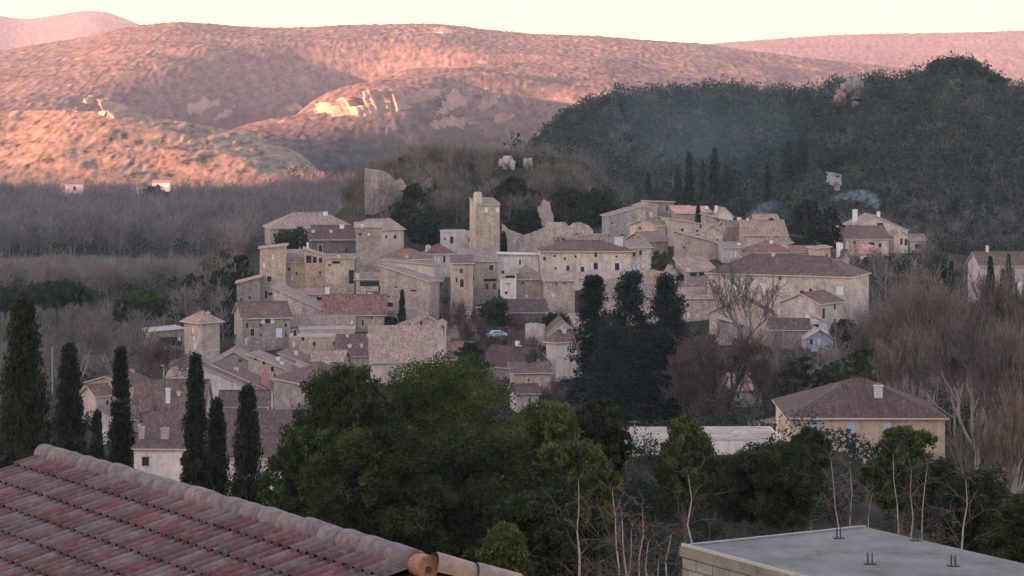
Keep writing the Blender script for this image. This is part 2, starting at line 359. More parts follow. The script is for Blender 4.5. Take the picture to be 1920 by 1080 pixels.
def build_house(h):
    label, Cx, D, a, b, th, zb, ze, rz, roof, rm, wm, wins, chims, name, cat, ov, group = h
    z0 = zb - 3.0
    root = empty(name, (Cx, D, z0), th); tag(root, label, cat, group)
    H = ze - z0; cs, sn = math.cos(th), math.sin(th)
    W = MB(); T = MB(); t = .16
    def P2(u, v, z): return (u, v, z)
    ridge = None
    if roof == 'gu':
        zz = H + rz; m = b / 2
        W.poly([(0, 0, 0), (a, 0, 0), (a, 0, H), (0, 0, H)]); W.poly([(a, b, 0), (0, b, 0), (0, b, H), (a, b, H)])
        W.poly([(0, b, 0), (0, 0, 0), (0, 0, H), (0, m, zz), (0, b, H)]); W.poly([(a, 0, 0), (a, b, 0), (a, b, H), (a, m, zz), (a, 0, H)])
        s = rz / m; e = .012
        T.slab([(-ov, -ov, H - ov * s + t), (a + ov, -ov, H - ov * s + t), (a + ov, m - e, zz + t), (-ov, m - e, zz + t)], t, 0, 1)
        T.slab([(a + ov, b + ov, H - ov * s + t), (-ov, b + ov, H - ov * s + t), (-ov, m + e, zz + t), (a + ov, m + e, zz + t)], t, 0, 1)
        top = lambda u, v: H + rz * (1 - abs(v - m) / m); ridge = ((-ov, m, zz + t), (a + ov, m, zz + t))
    elif roof == 'gv':
        zz = H + rz; m = a / 2; e = .012
        W.poly([(0, 0, 0), (a, 0, 0), (a, 0, H), (m, 0, zz), (0, 0, H)]); W.poly([(a, b, 0), (0, b, 0), (0, b, H), (m, b, zz), (a, b, H)])
        W.poly([(0, b, 0), (0, 0, 0), (0, 0, H), (0, b, H)]); W.poly([(a, 0, 0), (a, b, 0), (a, b, H), (a, 0, H)])
        s = rz / m
        T.slab([(-ov, b + ov, H - ov * s + t), (-ov, -ov, H - ov * s + t), (m - e, -ov, zz + t), (m - e, b + ov, zz + t)], t, 0, 1)
        T.slab([(a + ov, -ov, H - ov * s + t), (a + ov, b + ov, H - ov * s + t), (m + e, b + ov, zz + t), (m + e, -ov, zz + t)], t, 0, 1)
        top = lambda u, v: H + rz * (1 - abs(u - m) / m); ridge = ((m, -ov, zz + t), (m, b + ov, zz + t))
    elif roof == 'hip':
        zz = H + rz; q = min(a, b) / 2 * .98
        W.poly([(0, 0, 0), (a, 0, 0), (a, 0, H), (0, 0, H)]); W.poly([(a, b, 0), (0, b, 0), (0, b, H), (a, b, H)])
        W.poly([(0, b, 0), (0, 0, 0), (0, 0, H), (0, b, H)]); W.poly([(a, 0, 0), (a, b, 0), (a, b, H), (a, 0, H)])
        A, B, C_, E = (-ov, -ov, H + .1), (a + ov, -ov, H + .1), (a + ov, b + ov, H + .1), (-ov, b + ov, H + .1)
        if a >= b: r0, r1 = (q, b / 2, zz), (a - q, b / 2, zz); fs = ([A, B, r1, r0], [B, C_, r1], [C_, E, r0, r1], [E, A, r0])
        else: r0, r1 = (a / 2, q, zz), (a / 2, b - q, zz); fs = ([A, B, r0], [B, C_, r1, r0], [C_, E, r1], [E, A, r0, r1])
        for f in fs: T.poly(f, 0)
        T.poly([E, C_, B, A], 1)
        z_ = lambda p, d: (p[0], p[1], p[2] - d)
        for p, q_ in ((A, B), (B, C_), (C_, E), (E, A)): T.poly([z_(p, .2), z_(q_, .2), z_(q_, .002), z_(p, .002)], 1)
        top = lambda u, v: H + rz * min(1, min(u, a - u, v, b - v) / q); ridge = (r0, r1)
    elif roof in ('s+u', 's-u', 's+v', 's-v'):
        k = {'s+u': lambda u, v: u / a, 's-u': lambda u, v: 1 - u / a, 's+v': lambda u, v: v / b, 's-v': lambda u, v: 1 - v / b}[roof]
        hh = lambda u, v: H + rz * k(u, v)
        c = [(0, 0), (a, 0), (a, b), (0, b)]
        for i in range(4):
            p, q = c[i], c[(i + 1) % 4]
            W.poly([(p[0], p[1], 0), (q[0], q[1], 0), (q[0], q[1], hh(*q)), (p[0], p[1], hh(*p))])
        T.slab([(u, v, hh(u, v) + t) for u, v in ((-ov, -ov), (a + ov, -ov), (a + ov, b + ov), (-ov, b + ov))], t, 0, 1)
        top = hh
    else:
        W.box(0, a, 0, b, 0, H); top = lambda u, v: H
        T.box(-.08, a + .08, -.08, b + .08, H + .003, H + .22, 1)
        T.box(.15, a - .15, .15, b - .15, H + .222, H + .26, 0)
    W.build("wall", MAT[wm], root)
    if ridge and roof != 'flat':
        T.tube(ridge[0], ridge[1], .14, .14, 6, 2)
    rf = T.build("roof", [MAT[rm], MAT["verge"], MAT[rm if rm != 'tile_maroon' else 'tile_brown']], root, uv=True)
    for ch in chims:
        px, pt, w, hpx = ch[:4]; wmt = ch[4] if len(ch) > 4 else "chimney_pale"; vv = b * (ch[5] if len(ch) > 5 else .45)
        # place on the roof: the column at depth vv
        Xc = (px - 960) / F
        # solve u for the point (Cx+u cs - vv sn, D + u sn + vv cs)
        u = (Xc * (D + vv * cs) - Cx + vv * sn) / (cs - Xc * sn); u = min(max(u, .4), a - .4)
        Dd = D + u * sn + vv * cs; wm_ = w * Dd / F; zt = (HZ - pt) * Dd / F - z0; zt = max(zt, top(u, vv) + .6)
        C = MB(); C.box(u - wm_ / 2, u + wm_ / 2, vv - .3, vv + .3, top(u, vv) - .3, zt - .12)
        C.box(u - wm_ / 2 - .08, u + wm_ / 2 + .08, vv - .38, vv + .38, zt - .117, zt)
        C.box(u - wm_ * .22, u + wm_ * .22, vv - .12, vv + .12, zt + .003, zt + .25, 1)
        c = C.build("chimney", [MAT[wmt], MAT["tile_salmon"]], root); c.parent = rf
    for w_ in wins:
        px, py, ww, wh, kind = w_
        tq = (px - 960) / F
        u = (tq * D - Cx) / (cs - tq * sn); left = u < 0
        M = MB(); fr = .12; pr = .05
        if not left:
            Dd = D + u * sn; zc = (HZ - py) * Dd / F - z0; wi = ww * Dd / F / max(.35, abs(cs)); he = wh * Dd / F
            f = lambda s, y, z: (u + s, -y, z)
            if u + wi / 2 > a: u = a - wi / 2 - .1
            if u - wi / 2 < 0: u = wi / 2 + .1
        else:
            v = (Cx - tq * D) / (sn + tq * cs); Dd = D + v * cs; zc = (HZ - py) * Dd / F - z0; wi = ww * Dd / F / max(.35, abs(sn)); he = wh * Dd / F
            if v > b or v < 0: continue
            f = lambda s, y, z: (-y, v - s, z)
        def bx(s0, s1, y0, y1, za, zc_, m):
            p = [f(s, y, z) for z in (za, zc_) for s, y in ((s0, y1), (s1, y1), (s1, y0), (s0, y0))]
            for q in ((3, 2, 1, 0), (4, 5, 6, 7), (0, 1, 5, 4), (1, 2, 6, 5), (2, 3, 7, 6), (3, 0, 4, 7)): M.poly([p[k] for k in q], m)
        h2, w2 = he / 2, wi / 2
        if kind in 'ds':
            bx(-w2, w2, -.02, .012, zc - h2, zc + h2, 1)
            if ww * wh > 40:
                bx(-w2 - fr, w2 + fr, -.02, pr + .03, zc - h2 - .1, zc - h2, 0); bx(-w2 - fr, w2 + fr, -.02, pr, zc + h2, zc + h2 + fr, 0)
                bx(-w2 - fr, -w2, -.02, pr, zc - h2 + .002, zc + h2 - .002, 0); bx(w2, w2 + fr, -.02, pr, zc - h2 + .002, zc + h2 - .002, 0)
                bx(-.03, .03, .0, .03, zc - h2 + .01, zc + h2 - .01, 2)
        elif kind == 'p':      # no frame: dark panel standing in for the shade of an opening
            bx(-w2, w2, -.02, .012, zc - h2, zc + h2, 1)
        else:
            bx(-w2, w2, -.02, .05, zc - h2, zc + h2, 3 if kind == 'b' else (4 if kind == 'c' else 5))
            bx(-w2 - .08, w2 + .08, -.02, .09, zc - h2 - .1, zc - h2, 0)
        wo_ = M.build("window", [MAT["surround"], MAT["hole"], MAT["shutter_brown"], MAT["shutter_brown"], MAT["shutter_white"], MAT["shutter_blue"]], root)
        if kind == 's':
            for sg in (-1, 1):
                M = MB(); c0 = sg * (w2 + wi * .36 + .02)
                bx(c0 - wi * .34, c0 + wi * .34, pr + .005, pr + .06, zc - h2, zc + h2, 0)
                sh = M.build("shutter", [MAT["shutter_blue" if name == "farmhouse" else "shutter_white"]], root); sh.parent = wo_
    return root
# ---- the village, from the top of the hill down
hs = house
hs("pale house with broad pinkish hipped roof at the upper left end of the village", 507, 512, 664, 428, 470, 12, 'hip', 'tile_pink', 'stone_grey', 27, 13, D=590, chims=[(610, 397, 9, 8, "white_paint", .4)])
hs("cream house under mottled pink roof beside the tall grey stained tower wall", 662, 716, 757, 431, 500, 42, 'gu', 'tile_pink', 'plaster_cream', 17, 10, D=565)
hs("tall windowless grey stone block with shallow roof standing above the dark porch", 667, 668, 716, 426, 530, 3, 's+v', 'tile_pink', 'stone_grey', 6, 6, D=553, chims=[(679, 503, 5, 9, "white_paint", .02)])
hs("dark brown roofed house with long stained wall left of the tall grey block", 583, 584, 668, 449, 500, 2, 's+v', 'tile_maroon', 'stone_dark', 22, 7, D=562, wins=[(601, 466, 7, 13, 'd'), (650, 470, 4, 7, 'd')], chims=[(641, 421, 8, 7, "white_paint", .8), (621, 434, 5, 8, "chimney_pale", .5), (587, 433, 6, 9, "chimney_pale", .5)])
hs("tall rubble stone house on the left edge with two dark windows one above the other", 487, 489, 536, 466, 590, 4, 's+u', 'tile_pink', 'stone_tan', 5, 8, D=535, wins=[(505, 523, 8, 10, 'd'), (499, 552, 5, 14, 'd'), (507, 551, 8, 6, 'd'), (512, 482, 3, 8, 'c')])
hs("small ochre house with low pink roof beside the white gable triangle", 534, 535, 573, 492, 545, 6, 's+v', 'tile_pink', 'stone_ochre', 18, 9, D=538, wins=[(548, 521, 4, 8, 'c'), (556, 513, 3, 5, 'd')])
hs("white gabled attic behind the small ochre house", 551, 552, 572, 480, 498, 4, 'gv', 'tile_pink', 'plaster_white', 14, 3, D=549)
hs("open loggia with dark bays under a sloping roof in the upper left village", 571, 573, 611, 480, 545, 4, 's-u', 'tile_pink', 'stone_ochre', 13, 6, D=536, wins=[(579, 486, 10, 14, 'p'), (590, 487, 7, 12, 'p'), (601, 488, 6, 9, 'p'), (600, 511, 4, 4, 'd')], chims=[(577, 455, 4, 10, "white_paint", .7)])
hs("stone house with big dark doorway at its corner below the stained wall", 610, 611, 664, 484, 548, 3, 's+v', 'tile_grey', 'stone_ochre', 4, 6, D=530, wins=[(659, 519, 9, 26, 'p'), (630, 492, 15, 5, 'p'), (596, 545, 4, 5, 'd')], chims=[(635, 478, 5, 10, "chimney_pale", .1)])
hs("low pink roofed annexe on the far left beside dark evergreens", 444, 445, 488, 531, 585, 5, 's+u', 'tile_salmon', 'stone_grey', 11, 7, D=531, wins=[(468, 558, 4, 5, 'd')])
hs("dark roofed porch with a shadowed terrace below the tall grey block", 667, 669, 715, 524, 562, 2, 's+v', 'tile_grey', 'stone_tan', 9, 5, D=522, wins=[(693, 532, 36, 9, 'p'), (712, 545, 4, 18, 'p'), (690, 556, 34, 3, 'p')], chims=[(668, 513, 6, 20, "chimney_pale", .05)])
hs("small stone house with shadowed doorway under the dark roofed porch", 690, 691, 730, 556, 612, 3, 's+v', 'tile_maroon', 'stone_tan', 4, 5, D=516, wins=[(696, 564, 7, 10, 'p'), (733, 570, 14, 12, 'p'), (708, 580, 6, 10, 'p')], chims=[(685, 553, 8, 15, "white_paint", .2)])
hs("pale house with red hipped roof right of the tall grey block", 716, 719, 808, 487, 535, 3, 'hip', 'tile_red', 'plaster_cream', 19, 9, D=541, wins=[(757, 503, 5, 5, 'd'), (795, 498, 6, 7, 'c')], chims=[(763, 491, 5, 14, "chimney_pale", .05)])
hs("cream house with red brown roof and slim shuttered windows behind the big stone barn", 793, 806, 852, 477, 540, 16, 'hip', 'tile_brown', 'plaster_cream', 19, 9, D=550, wins=[(833, 486, 4, 12, 'd'), (816, 485, 3, 12, 'c'), (822, 485, 3, 12, 'c')], chims=[(797, 463, 9, 12, "chimney_pale", .5), (766, 460, 8, 6, "chimney_pale", .5)])
hs("upper stone barn roof rising behind the big rubble stone barn", 718, 720, 815, 497, 560, -5, 's-u', 'tile_grey', 'plaster_cream', 9, 6, D=528, wins=[(759, 503, 4, 4, 'd')])
hs("big rubble stone barn with slanting roof edge and slit windows beside the cypress", 713, 805, 824, 528, 618, 66, 's+v', 'tile_grey', 'stone_tan', 27, 9, D=505, wins=[(743, 538, 5, 3, 'd'), (775, 545, 12, 3, 'd'), (757, 558, 4, 4, 'd'), (725, 556, 12, 3, 'p'), (731, 571, 12, 8, 'p')])
hs("pale cube shaped house with one dark window left of the church tower", 826, 827, 873, 435, 500, 3, 'flat', 'stone_grey', 'plaster_white', 2, 7, D=566, wins=[(847, 450, 6, 13, 'd')])
hs("plain stone block joined to the foot of the church tower", 872, 873, 908, 437, 505, 3, 'flat', 'stone_grey', 'stone_tan', 2, 7, D=565)
hs("tall pale ochre house with a dark slit window right of the maroon alley", 848, 849, 887, 494, 600, 4, 's+v', 'tile_brown', 'stone_ochre', 10, 8, D=512, wins=[(865, 508, 6, 9, 'b'), (866, 531, 7, 15, 'd')])
hs("grey roofed house with red shutters and a dark balcony awning", 884, 890, 934, 490, 555, 10, 's+v', 'tile_grey', 'stone_tan', 18, 8, D=520, wins=[(921, 502, 8, 10, 'd'), (886, 520, 4, 10, 'b'), (919, 525, 24, 5, 'p'), (913, 537, 5, 11, 'b'), (927, 537, 6, 11, 'b')])
hs("blank white plastered wall house beneath the broken rampart", 933, 934, 1010, 479, 540, 4, 's-u', 'stone_pale', 'plaster_white', 2, 7, D=532, wins=[(943, 511, 4, 7, 'd')])
hs("large cream manor with small round attic windows and white shuttered windows", 1013, 1014, 1184, 472, 545, 1.5, 'hip', 'tile_brown', 'plaster_yellow' if False else 'plaster_cream', 18, 12, D=528, wins=[(1040, 480, 4, 4, 'd'), (1079, 481, 4, 4, 'd'), (1117, 478, 5, 8, 'd'), (1156, 481, 4, 4, 'd'), (1065, 503, 6, 9, 'd'), (1092, 505, 7, 9, 's'), (1117, 499, 8, 12, 's'), (1157, 500, 8, 13, 's')], chims=[(1160, 444, 16, 18, "chimney_pale", .4), (1064, 453, 6, 8, "chimney_pale", .8)], name="manor")
hs("narrow cream annexe with slim shutters joined to the right end of the cream manor", 1184, 1185, 1221, 465, 545, 8, 's+v', 'tile_grey', 'stone_pale', 10, 8, D=530, wins=[(1189, 477, 5, 8, 'd'), (1201, 474, 5, 9, 'd'), (1188, 500, 5, 9, 'c'), (1197, 500, 4, 9, 'c'), (1206, 498, 4, 9, 'c')])
hs("house with low rounded grey roof and a tan wall below the blank white wall", 962, 968, 1024, 524, 590, 8, 'hip', 'tile_grey', 'stone_tan', 24, 9, D=508, wins=[(980, 530, 4, 4, 'd')])
hs("small white lean-to with a shadowed opening beside the low rounded grey roof", 940, 941, 968, 519, 585, 3, 's+u', 'tile_grey', 'plaster_white', 7, 5, D=505, wins=[(957, 519, 18, 5, 'p'), (949, 549, 5, 5, 'd'), (953, 532, 10, 1.5, 'b')])
hs("square tan stone house with plain wall just left of the dark cedars", 1022, 1023, 1078, 527, 605, 4, 's+v', 'tile_pink', 'stone_tan', 8, 8, D=503, wins=[(1043, 532, 3, 4, 'd'), (1058, 531, 3, 4, 'd'), (1037, 553, 5, 6, 'c')])
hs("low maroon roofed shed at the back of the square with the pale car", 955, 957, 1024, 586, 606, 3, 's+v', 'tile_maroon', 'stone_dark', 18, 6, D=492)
# upper right cluster
hs("windowless grey rubble house at the top right of the village with sloping top", 1140, 1142, 1184, 405, 450, 10, 's+u', 'tile_grey', 'stone_grey', 12, 7, D=577)
hs("small pale stone house between two grey ruined blocks on the ridge", 1181, 1183, 1210, 392, 440, 10, 's+u', 'tile_grey', 'stone_pale', 4, 6, D=583)
hs("square grey ruined block with slanting top at the crest of the village", 1206, 1226, 1263, 378, 420, 30, 's+u', 'stone_grey', 'stone_grey', -2, 6, D=593)
hs("narrow stone house with gap in its wall below the ruined blocks", 1200, 1203, 1232, 386, 425, 12, 'gv', 'tile_pink', 'stone_tan', 5, 6, D=587, wins=[(1220, 402, 5, 10, 'c')])
hs("yellow walled house with one small window and weathered roof below the crest", 1180, 1228, 1255, 424, 462, 50, 'gu', 'tile_grey', 'plaster_yellow', 10, 7, D=563, wins=[(1237, 441, 5, 5, 'd'), (1200, 428, 4, 5, 'd')])
hs("grey house with a bright white roof edge above the cream annexe", 1172, 1215, 1252, 452, 480, 40, 'gu', 'tile_grey', 'stone_tan', 14, 7, D=552)
hs("pale barn with long slanting roof below the pink roofed house", 1250, 1254, 1312, 420, 460, 8, 's-u', 'tile_grey', 'plaster_cream', 10, 7, D=566, wins=[(1307, 436, 5, 5, 'd')])
hs("long ochre stone barn whose roof falls to the right in the upper village", 1264, 1268, 1350, 456, 492, -3, 's-u', 'tile_pink', 'stone_ochre', 22, 7, D=549, wins=[(1283, 464, 3, 4, 'd')])
hs("grey gabled house with bright corner in the upper right of the village", 1306, 1312, 1356, 437, 476, 14, 'gv', 'tile_pink', 'stone_pale', 13, 9, D=558, wins=[(1316, 440, 5, 4, 'c'), (1345, 451, 4, 5, 'd'), (1307, 436, 4, 10, 'd')])
hs("pink roofed house at the top of the village left of the slim chimney", 1268, 1270, 1302, 400, 420, 8, 's+v', 'tile_salmon', 'plaster_pink', 11, 6, D=583)
hs("second small pink roofed house by a cypress on the skyline of the village", 1302, 1304, 1332, 398, 420, 6, 's+v', 'tile_salmon', 'plaster_pink', 8, 6, D=586, chims=[(1342, 387, 5, 14, "white_paint", .5)])
hs("cream house with white pointed gable on the upper right skyline", 1345, 1347, 1374, 405, 440, 10, 'gv', 'tile_pink', 'plaster_white', 14, 7, D=581, chims=[(1343, 386, 5, 12, "white_paint", .5)])
hs("long tan house with brown roof line below the white pointed gable", 1316, 1320, 1384, 418, 450, 4, 's-u', 'tile_pink', 'stone_tan', 16, 7, D=573, wins=[(1347, 414, 4, 3, 'd')])
hs("rounded grey stone house in the centre of the upper right cluster", 1352, 1362, 1402, 423, 470, 22, 'gu', 'tile_grey', 'stone_grey', 7, 7, D=562, chims=[(1386, 408, 7, 8, "white_paint", .5)])
hs("white fronted small house with two tall pale doors above the big long roof", 1355, 1357, 1392, 465, 496, 4, 's+v', 'tile_grey', 'plaster_cream', 7, 6, D=541, wins=[(1371, 478, 4, 12, 'c'), (1379, 478, 4, 12, 'c')], chims=[(1413, 460, 6, 8, "white_paint", .4)])
hs("brown roofed house with dark dormer opening near the village smoke", 1396, 1402, 1475, 440, 476, 6, 'gu', 'tile_pink', 'stone_tan', 24, 10, D=556, wins=[(1447, 443, 8, 3, 'c')], chims=[(1446, 421, 8, 10, "hole", .5), (1402, 420, 4, 6, "chimney_pale", .5)])
hs("gabled pale house behind the brown roof near the village smoke", 1418, 1422, 1460, 414, 440, 6, 'gu', 'tile_pink', 'stone_pale', 10, 7, D=577, wins=[(1447, 424, 8, 8, 'p')])
hs("pale end house with stepped shoulders at the right rim of the upper village", 1450, 1474, 1487, 455, 482, 55, 'gu', 'tile_pink', 'stone_pale', 10, 8, D=556, chims=[(1479, 446, 7, 12, "chimney_pale", .5)])
hs("deep red brown roofed house behind the long manor roof", 1398, 1402, 1490, 474, 492, 2, 'hip', 'tile_red', 'plaster_pink', 20, 10, D=541, chims=[(1446, 459, 6, 7, "white_paint", .4), (1480, 466, 8, 8, "chimney_pale", .4)])
hs("low pink walled house half hidden behind the long manor roof", 1392, 1394, 1436, 482, 500, 2, 's+v', 'tile_red', 'plaster_pink', 5, 5, D=531)
hs("low salmon walled house with flat red roof left of the yellow gable house", 1488, 1491, 1532, 473, 500, 2, 's+v', 'tile_red', 'plaster_pink', 8, 7, D=540, wins=[(1526, 479, 5, 7, 'b')])
hs("bright yellow ochre house standing above the right end of the long manor roof", 1529, 1531, 1557, 467, 505, 6, 's+u', 'tile_pink', 'plaster_yellow', 3, 7, D=533)
hs("stone gable house with steep brown roof at the right end of the upper street", 1556, 1580, 1593, 484, 510, 60, 'gv', 'tile_brown', 'stone_tan', 14, 7, D=534, chims=[(1569, 455, 7, 12, "white_paint", .4), (1577, 456, 6, 10, "white_paint", .4)])
hs("gallery house with pinkish roof carried on tall pale pillars", 1266, 1288, 1342, 508, 575, 28, 's+v', 'tile_salmon' if False else 'tile_pink', 'stone_grey', 20, 8, D=512, wins=[(1300, 515, 12, 6, 'p'), (1316, 514, 10, 6, 'p'), (1276, 520, 12, 12, 'p'), (1304, 545, 10, 8, 'p')], chims=[(1290, 512, 6, 40, "chimney_pale", .0)])
hs("small cream gable wall beside the gallery with tall pale pillars", 1252, 1254, 1268, 512, 545, 8, 'gv', 'tile_pink', 'plaster_cream', 12, 4, D=513)
hs("very long tan manor with brown red roof across the right of the village", 1326, 1594, 1629, 520, 610, 66, 'hip', 'tile_brown', 'stone_pale', 34, 10, D=487, wins=[(1520, 547, 6, 12, 'd'), (1463, 521, 5, 9, 'b'), (1457, 539, 4, 8, 'd'), (1575, 545, 12, 16, 'c'), (1430, 538, 10, 14, 'c'), (1380, 534, 8, 14, 'c'), (1410, 524, 4, 5, 'd')], chims=[(1465, 500, 6, 6, "white_paint", .6), (1450, 499, 4, 8, "chimney_pale", .6), (1503, 497, 5, 12, "chimney_pale", .55), (1464, 484, 6, 7, "white_paint", .8)], name="manor")
hs("big tan gabled barn behind the bare plane tree", 1330, 1447, 1456, 590, 640, 68, 'gu', 'tile_brown', 'stone_ochre', 30, 9, D=478, wins=[(1356, 575, 4, 7, 'd'), (1400, 592, 4, 5, 'd')])
hs("lower tile roofed shed just in front of the big tan gabled barn", 1346, 1348, 1448, 622, 650, 0, 's-u', 'tile_pink', 'stone_tan', 24, 6, D=467)
hs("pink roofed house with pale wall between the tan barn and the white windowed house", 1452, 1456, 1516, 572, 620, -4, 's-u', 'tile_pink', 'stone_pale', 22, 8, D=480, wins=[])
hs("brown roofed house with three dark windows stacked at its right corner", 1466, 1538, 1581, 570, 632, 52, 'gu', 'tile_brown', 'stone_pale', 17, 8, D=474, wins=[(1565, 575, 5, 10, 'd'), (1544, 588, 6, 20, 'd'), (1565, 604, 6, 12, 'd')], chims=[(1503, 556, 5, 7, "hole", .5)])
hs("low white garage with flat canopy beside the brown roofed corner house", 1510, 1519, 1552, 606, 638, 10, 's-u', 'tile_pink', 'plaster_white', 16, 9, D=462, wins=[(1529, 611, 12, 6, 'd'), (1543, 617, 4, 16, 'c')])
hs("maroon roofed low house at the lower right foot of the village", 1446, 1450, 1517, 618, 660, -3, 'gu', 'tile_maroon', 'stone_grey', 16, 8, D=457)
hs("small grey gabled outhouse at the far lower right foot of the village", 1512, 1516, 1562, 634, 662, 4, 'gv', 'stone_grey', 'plaster_blue', 15, 7, D=452, wins=[(1521, 641, 6, 10, 'd'), (1535, 640, 4, 10, 'c')])
hs("low stone house with dark doorway in the gap right of the rubble stone house", 536, 540, 612, 552, 590, 0, 's+v', 'tile_pink', 'stone_ochre', 6, 5, D=523, wins=[(600, 560, 12, 6, 'p'), (560, 562, 4, 6, 'd')])
hs("narrow pale house with tiny window between red roofed house and cream house", 772, 774, 800, 500, 530, 4, 's+v', 'tile_pink', 'plaster_cream', 6, 5, D=538, wins=[(785, 508, 4, 5, 'd')])
hs("small stone terrace house beneath the wide red tile roof", 560, 563, 664, 617, 640, 1, 'flat', 'stone_grey', 'stone_ochre', 2, 4, D=486, wins=[(590, 626, 5, 5, 'd'), (640, 627, 4, 6, 'd')])
hs("pale house with brown roof tucked behind the chapel apse", 722, 726, 790, 634, 660, 2, 's+v', 'tile_brown', 'stone_tan', 12, 8, D=476, wins=[(752, 642, 5, 6, 'd')], chims=[(748, 616, 5, 9, "chimney_pale", .5)])
hs("brown roofed house at the lane behind the two lobed dark bush", 832, 836, 900, 618, 650, 6, 'gu', 'tile_maroon', 'stone_tan', 14, 8, D=478)
hs("stone house with pinkish roof filling the lane right of the tall pale corner house", 1080, 1084, 1130, 610, 680, 6, 's+v', 'tile_pink', 'stone_tan', 14, 8, D=470)
hs("row house with pale verge under the roof terrace row", 586, 590, 640, 676, 712, -6, 'gu', 'tile_pink', 'stone_pale', 14, 8, D=452, wins=[(612, 688, 5, 6, 'd')])
hs("little lean-to with pink roof below the tall ochre house", 848, 850, 900, 590, 616, 3, 's+v', 'tile_pink', 'stone_tan', 9, 5, D=500)
hs("pale low house between the gallery house and the long manor", 1236, 1240, 1330, 560, 610, 5, 's+v', 'tile_pink', 'stone_tan', 14, 7, D=498, wins=[(1290, 572, 5, 7, 'd')])
hs("tan house stepping down behind the dark cedars", 1120, 1124, 1236, 556, 620, 3, 's+v', 'tile_grey', 'stone_tan', 16, 8, D=500, wins=[(1160, 570, 5, 7, 'd')])
# villas to the right
hs("large villa with twin ridged roof and two white chimneys above the village", 1580, 1586, 1702, 432, 475, 4, 'gv', 'tile_pink', 'stone_pale', 27, 12, D=612, wins=[(1650, 421, 12, 6, 'd'), (1594, 424, 5, 5, 'd')], chims=[(1603, 393, 9, 11, "white_paint", .3), (1647, 397, 6, 9, "white_paint", .4)], name="villa", cat="villa")
hs("right wing of the twin ridged villa with an arched window and dark porch bays", 1662, 1676, 1702, 442, 475, 26, 'gv', 'tile_pink', 'stone_pale', 8, 8, D=606, wins=[(1690, 453, 5, 12, 'p'), (1701, 454, 6, 12, 'd'), (1687, 436, 6, 8, 'c')], name="villa", cat="villa")
hs("low brown roofed front wing of the villa with shadowed windows", 1586, 1588, 1666, 448, 478, 2, 's+v', 'tile_brown', 'plaster_cream', 20, 8, D=598, wins=[(1602, 455, 5, 5, 'd'), (1634, 457, 12, 6, 'd'), (1650, 460, 5, 8, 'd')], name="villa", cat="villa")
hs("small pavilion with salmon pyramid roof and white posts below the villa", 1592, 1594, 1660, 476, 500, 2, 'hip', 'tile_salmon', 'plaster_white', 18, 7, D=585, wins=[(1604, 487, 16, 14, 'p'), (1628, 488, 16, 12, 'p'), (1650, 487, 10, 14, 'p')], name="pavilion", cat="pavilion")
hs("small grey roofed outbuilding right of the villa among the trees", 1706, 1709, 1736, 450, 478, 8, 'gu', 'tile_grey', 'stone_pale', 9, 6, D=612, wins=[(1722, 462, 14, 9, 'd')], name="outbuilding", cat="outbuilding")
hs("long cream villa with pinkish roof behind small cypresses at the right edge", 1838, 1840, 1990, 498, 580, 3, 'gu', 'tile_brown', 'plaster_cream', 22, 11, D=520, wins=[(1913, 541, 10, 22, 'c'), (1862, 535, 6, 12, 'd'), (1896, 520, 5, 9, 'c')], chims=[(1851, 461, 5, 16, "chimney_pale", .5)], name="villa", cat="villa")
hs("tiny white tower villa alone among trees on the dark hill", 1561, 1564, 1578, 324, 345, 12, 's+u', 'tile_grey', 'plaster_white', -4, 6, D=800, wins=[(1571, 331, 6, 3, 'd')])
hs("tiny white hut below the tower villa on the dark hill", 1568, 1569, 1575, 346, 355, 5, 'gv', 'tile_grey', 'plaster_white', 3, 4, D=790, wins=[])
hs("tiny white cottage high in the wood at the right of the dark hill", 1846, 1848, 1856, 386, 402, 8, 'gu', 'tile_grey', 'plaster_cream', 4, 4, D=760, wins=[])
# lower left quarter
hs("dark roofed old house with pale window frames and a curving stone flank at left", 439, 455, 545, 597, 665, 14, 'gu', 'tile_brown', 'stone_grey', 24, 10, D=482, wins=[(473, 623, 7, 14, 'd'), (502, 602, 10, 9, 's'), (523, 624, 11, 17, 'c'), (462, 640, 3, 12, 'c')])
hs("long terrace of pinkish grey roofs falling to the right below the two window house", 512, 516, 625, 592, 606, -4, 's-u', 'tile_pink', 'stone_tan', 52, 11, D=510, chims=[(614, 539, 7, 13, "white_paint", .7), (632, 559, 6, 12, "white_paint", .3)])
hs("wide red tile roofed house under the dark roofed porch", 606, 612, 722, 590, 625, 3, 'gu', 'tile_red', 'stone_tan', 32, 11, D=497, wins=[(680, 605, 3, 10, 'd'), (697, 595, 3, 8, 'd'), (705, 615, 4, 12, 'd'), (661, 606, 4, 10, 'd')], chims=[(684, 554, 8, 15, "white_paint", .8)])
hs("ochre gabled house with pale bright roof verge in the middle of the lower left", 545, 550, 662, 612, 632, 2, 's-u' if False else 's+v', 'tile_grey', 'stone_ochre', 17, 9, D=489, wins=[(578, 613, 6, 4, 'b'), (618, 613, 5, 4, 'b'), (610, 623, 4, 4, 'b'), (660, 603, 3, 6, 'c')])
hs("tall ochre retaining house front with one small dark window at its left", 543, 546, 640, 632, 674, 2, 'flat', 'stone_grey', 'stone_ochre', 2, 6, D=478, wins=[(568, 635, 5, 8, 'd'), (553, 625, 6, 14, 'd'), (611, 668, 4, 6, 'c')])
hs("brown roofed house with white pot and tall thin chimney left of the chapel", 630, 634, 712, 668, 700, 2, 's+v', 'tile_brown', 'stone_tan', 30, 10, D=466, wins=[(655, 676, 4, 5, 'd')], chims=[(656, 650, 6, 8, "white_paint", .4), (678, 645, 5, 20, "chimney_pale", .4), (651, 634, 5, 7, "chimney_pale", .9), (697, 634, 18, 7, "chimney_pale", .9)])
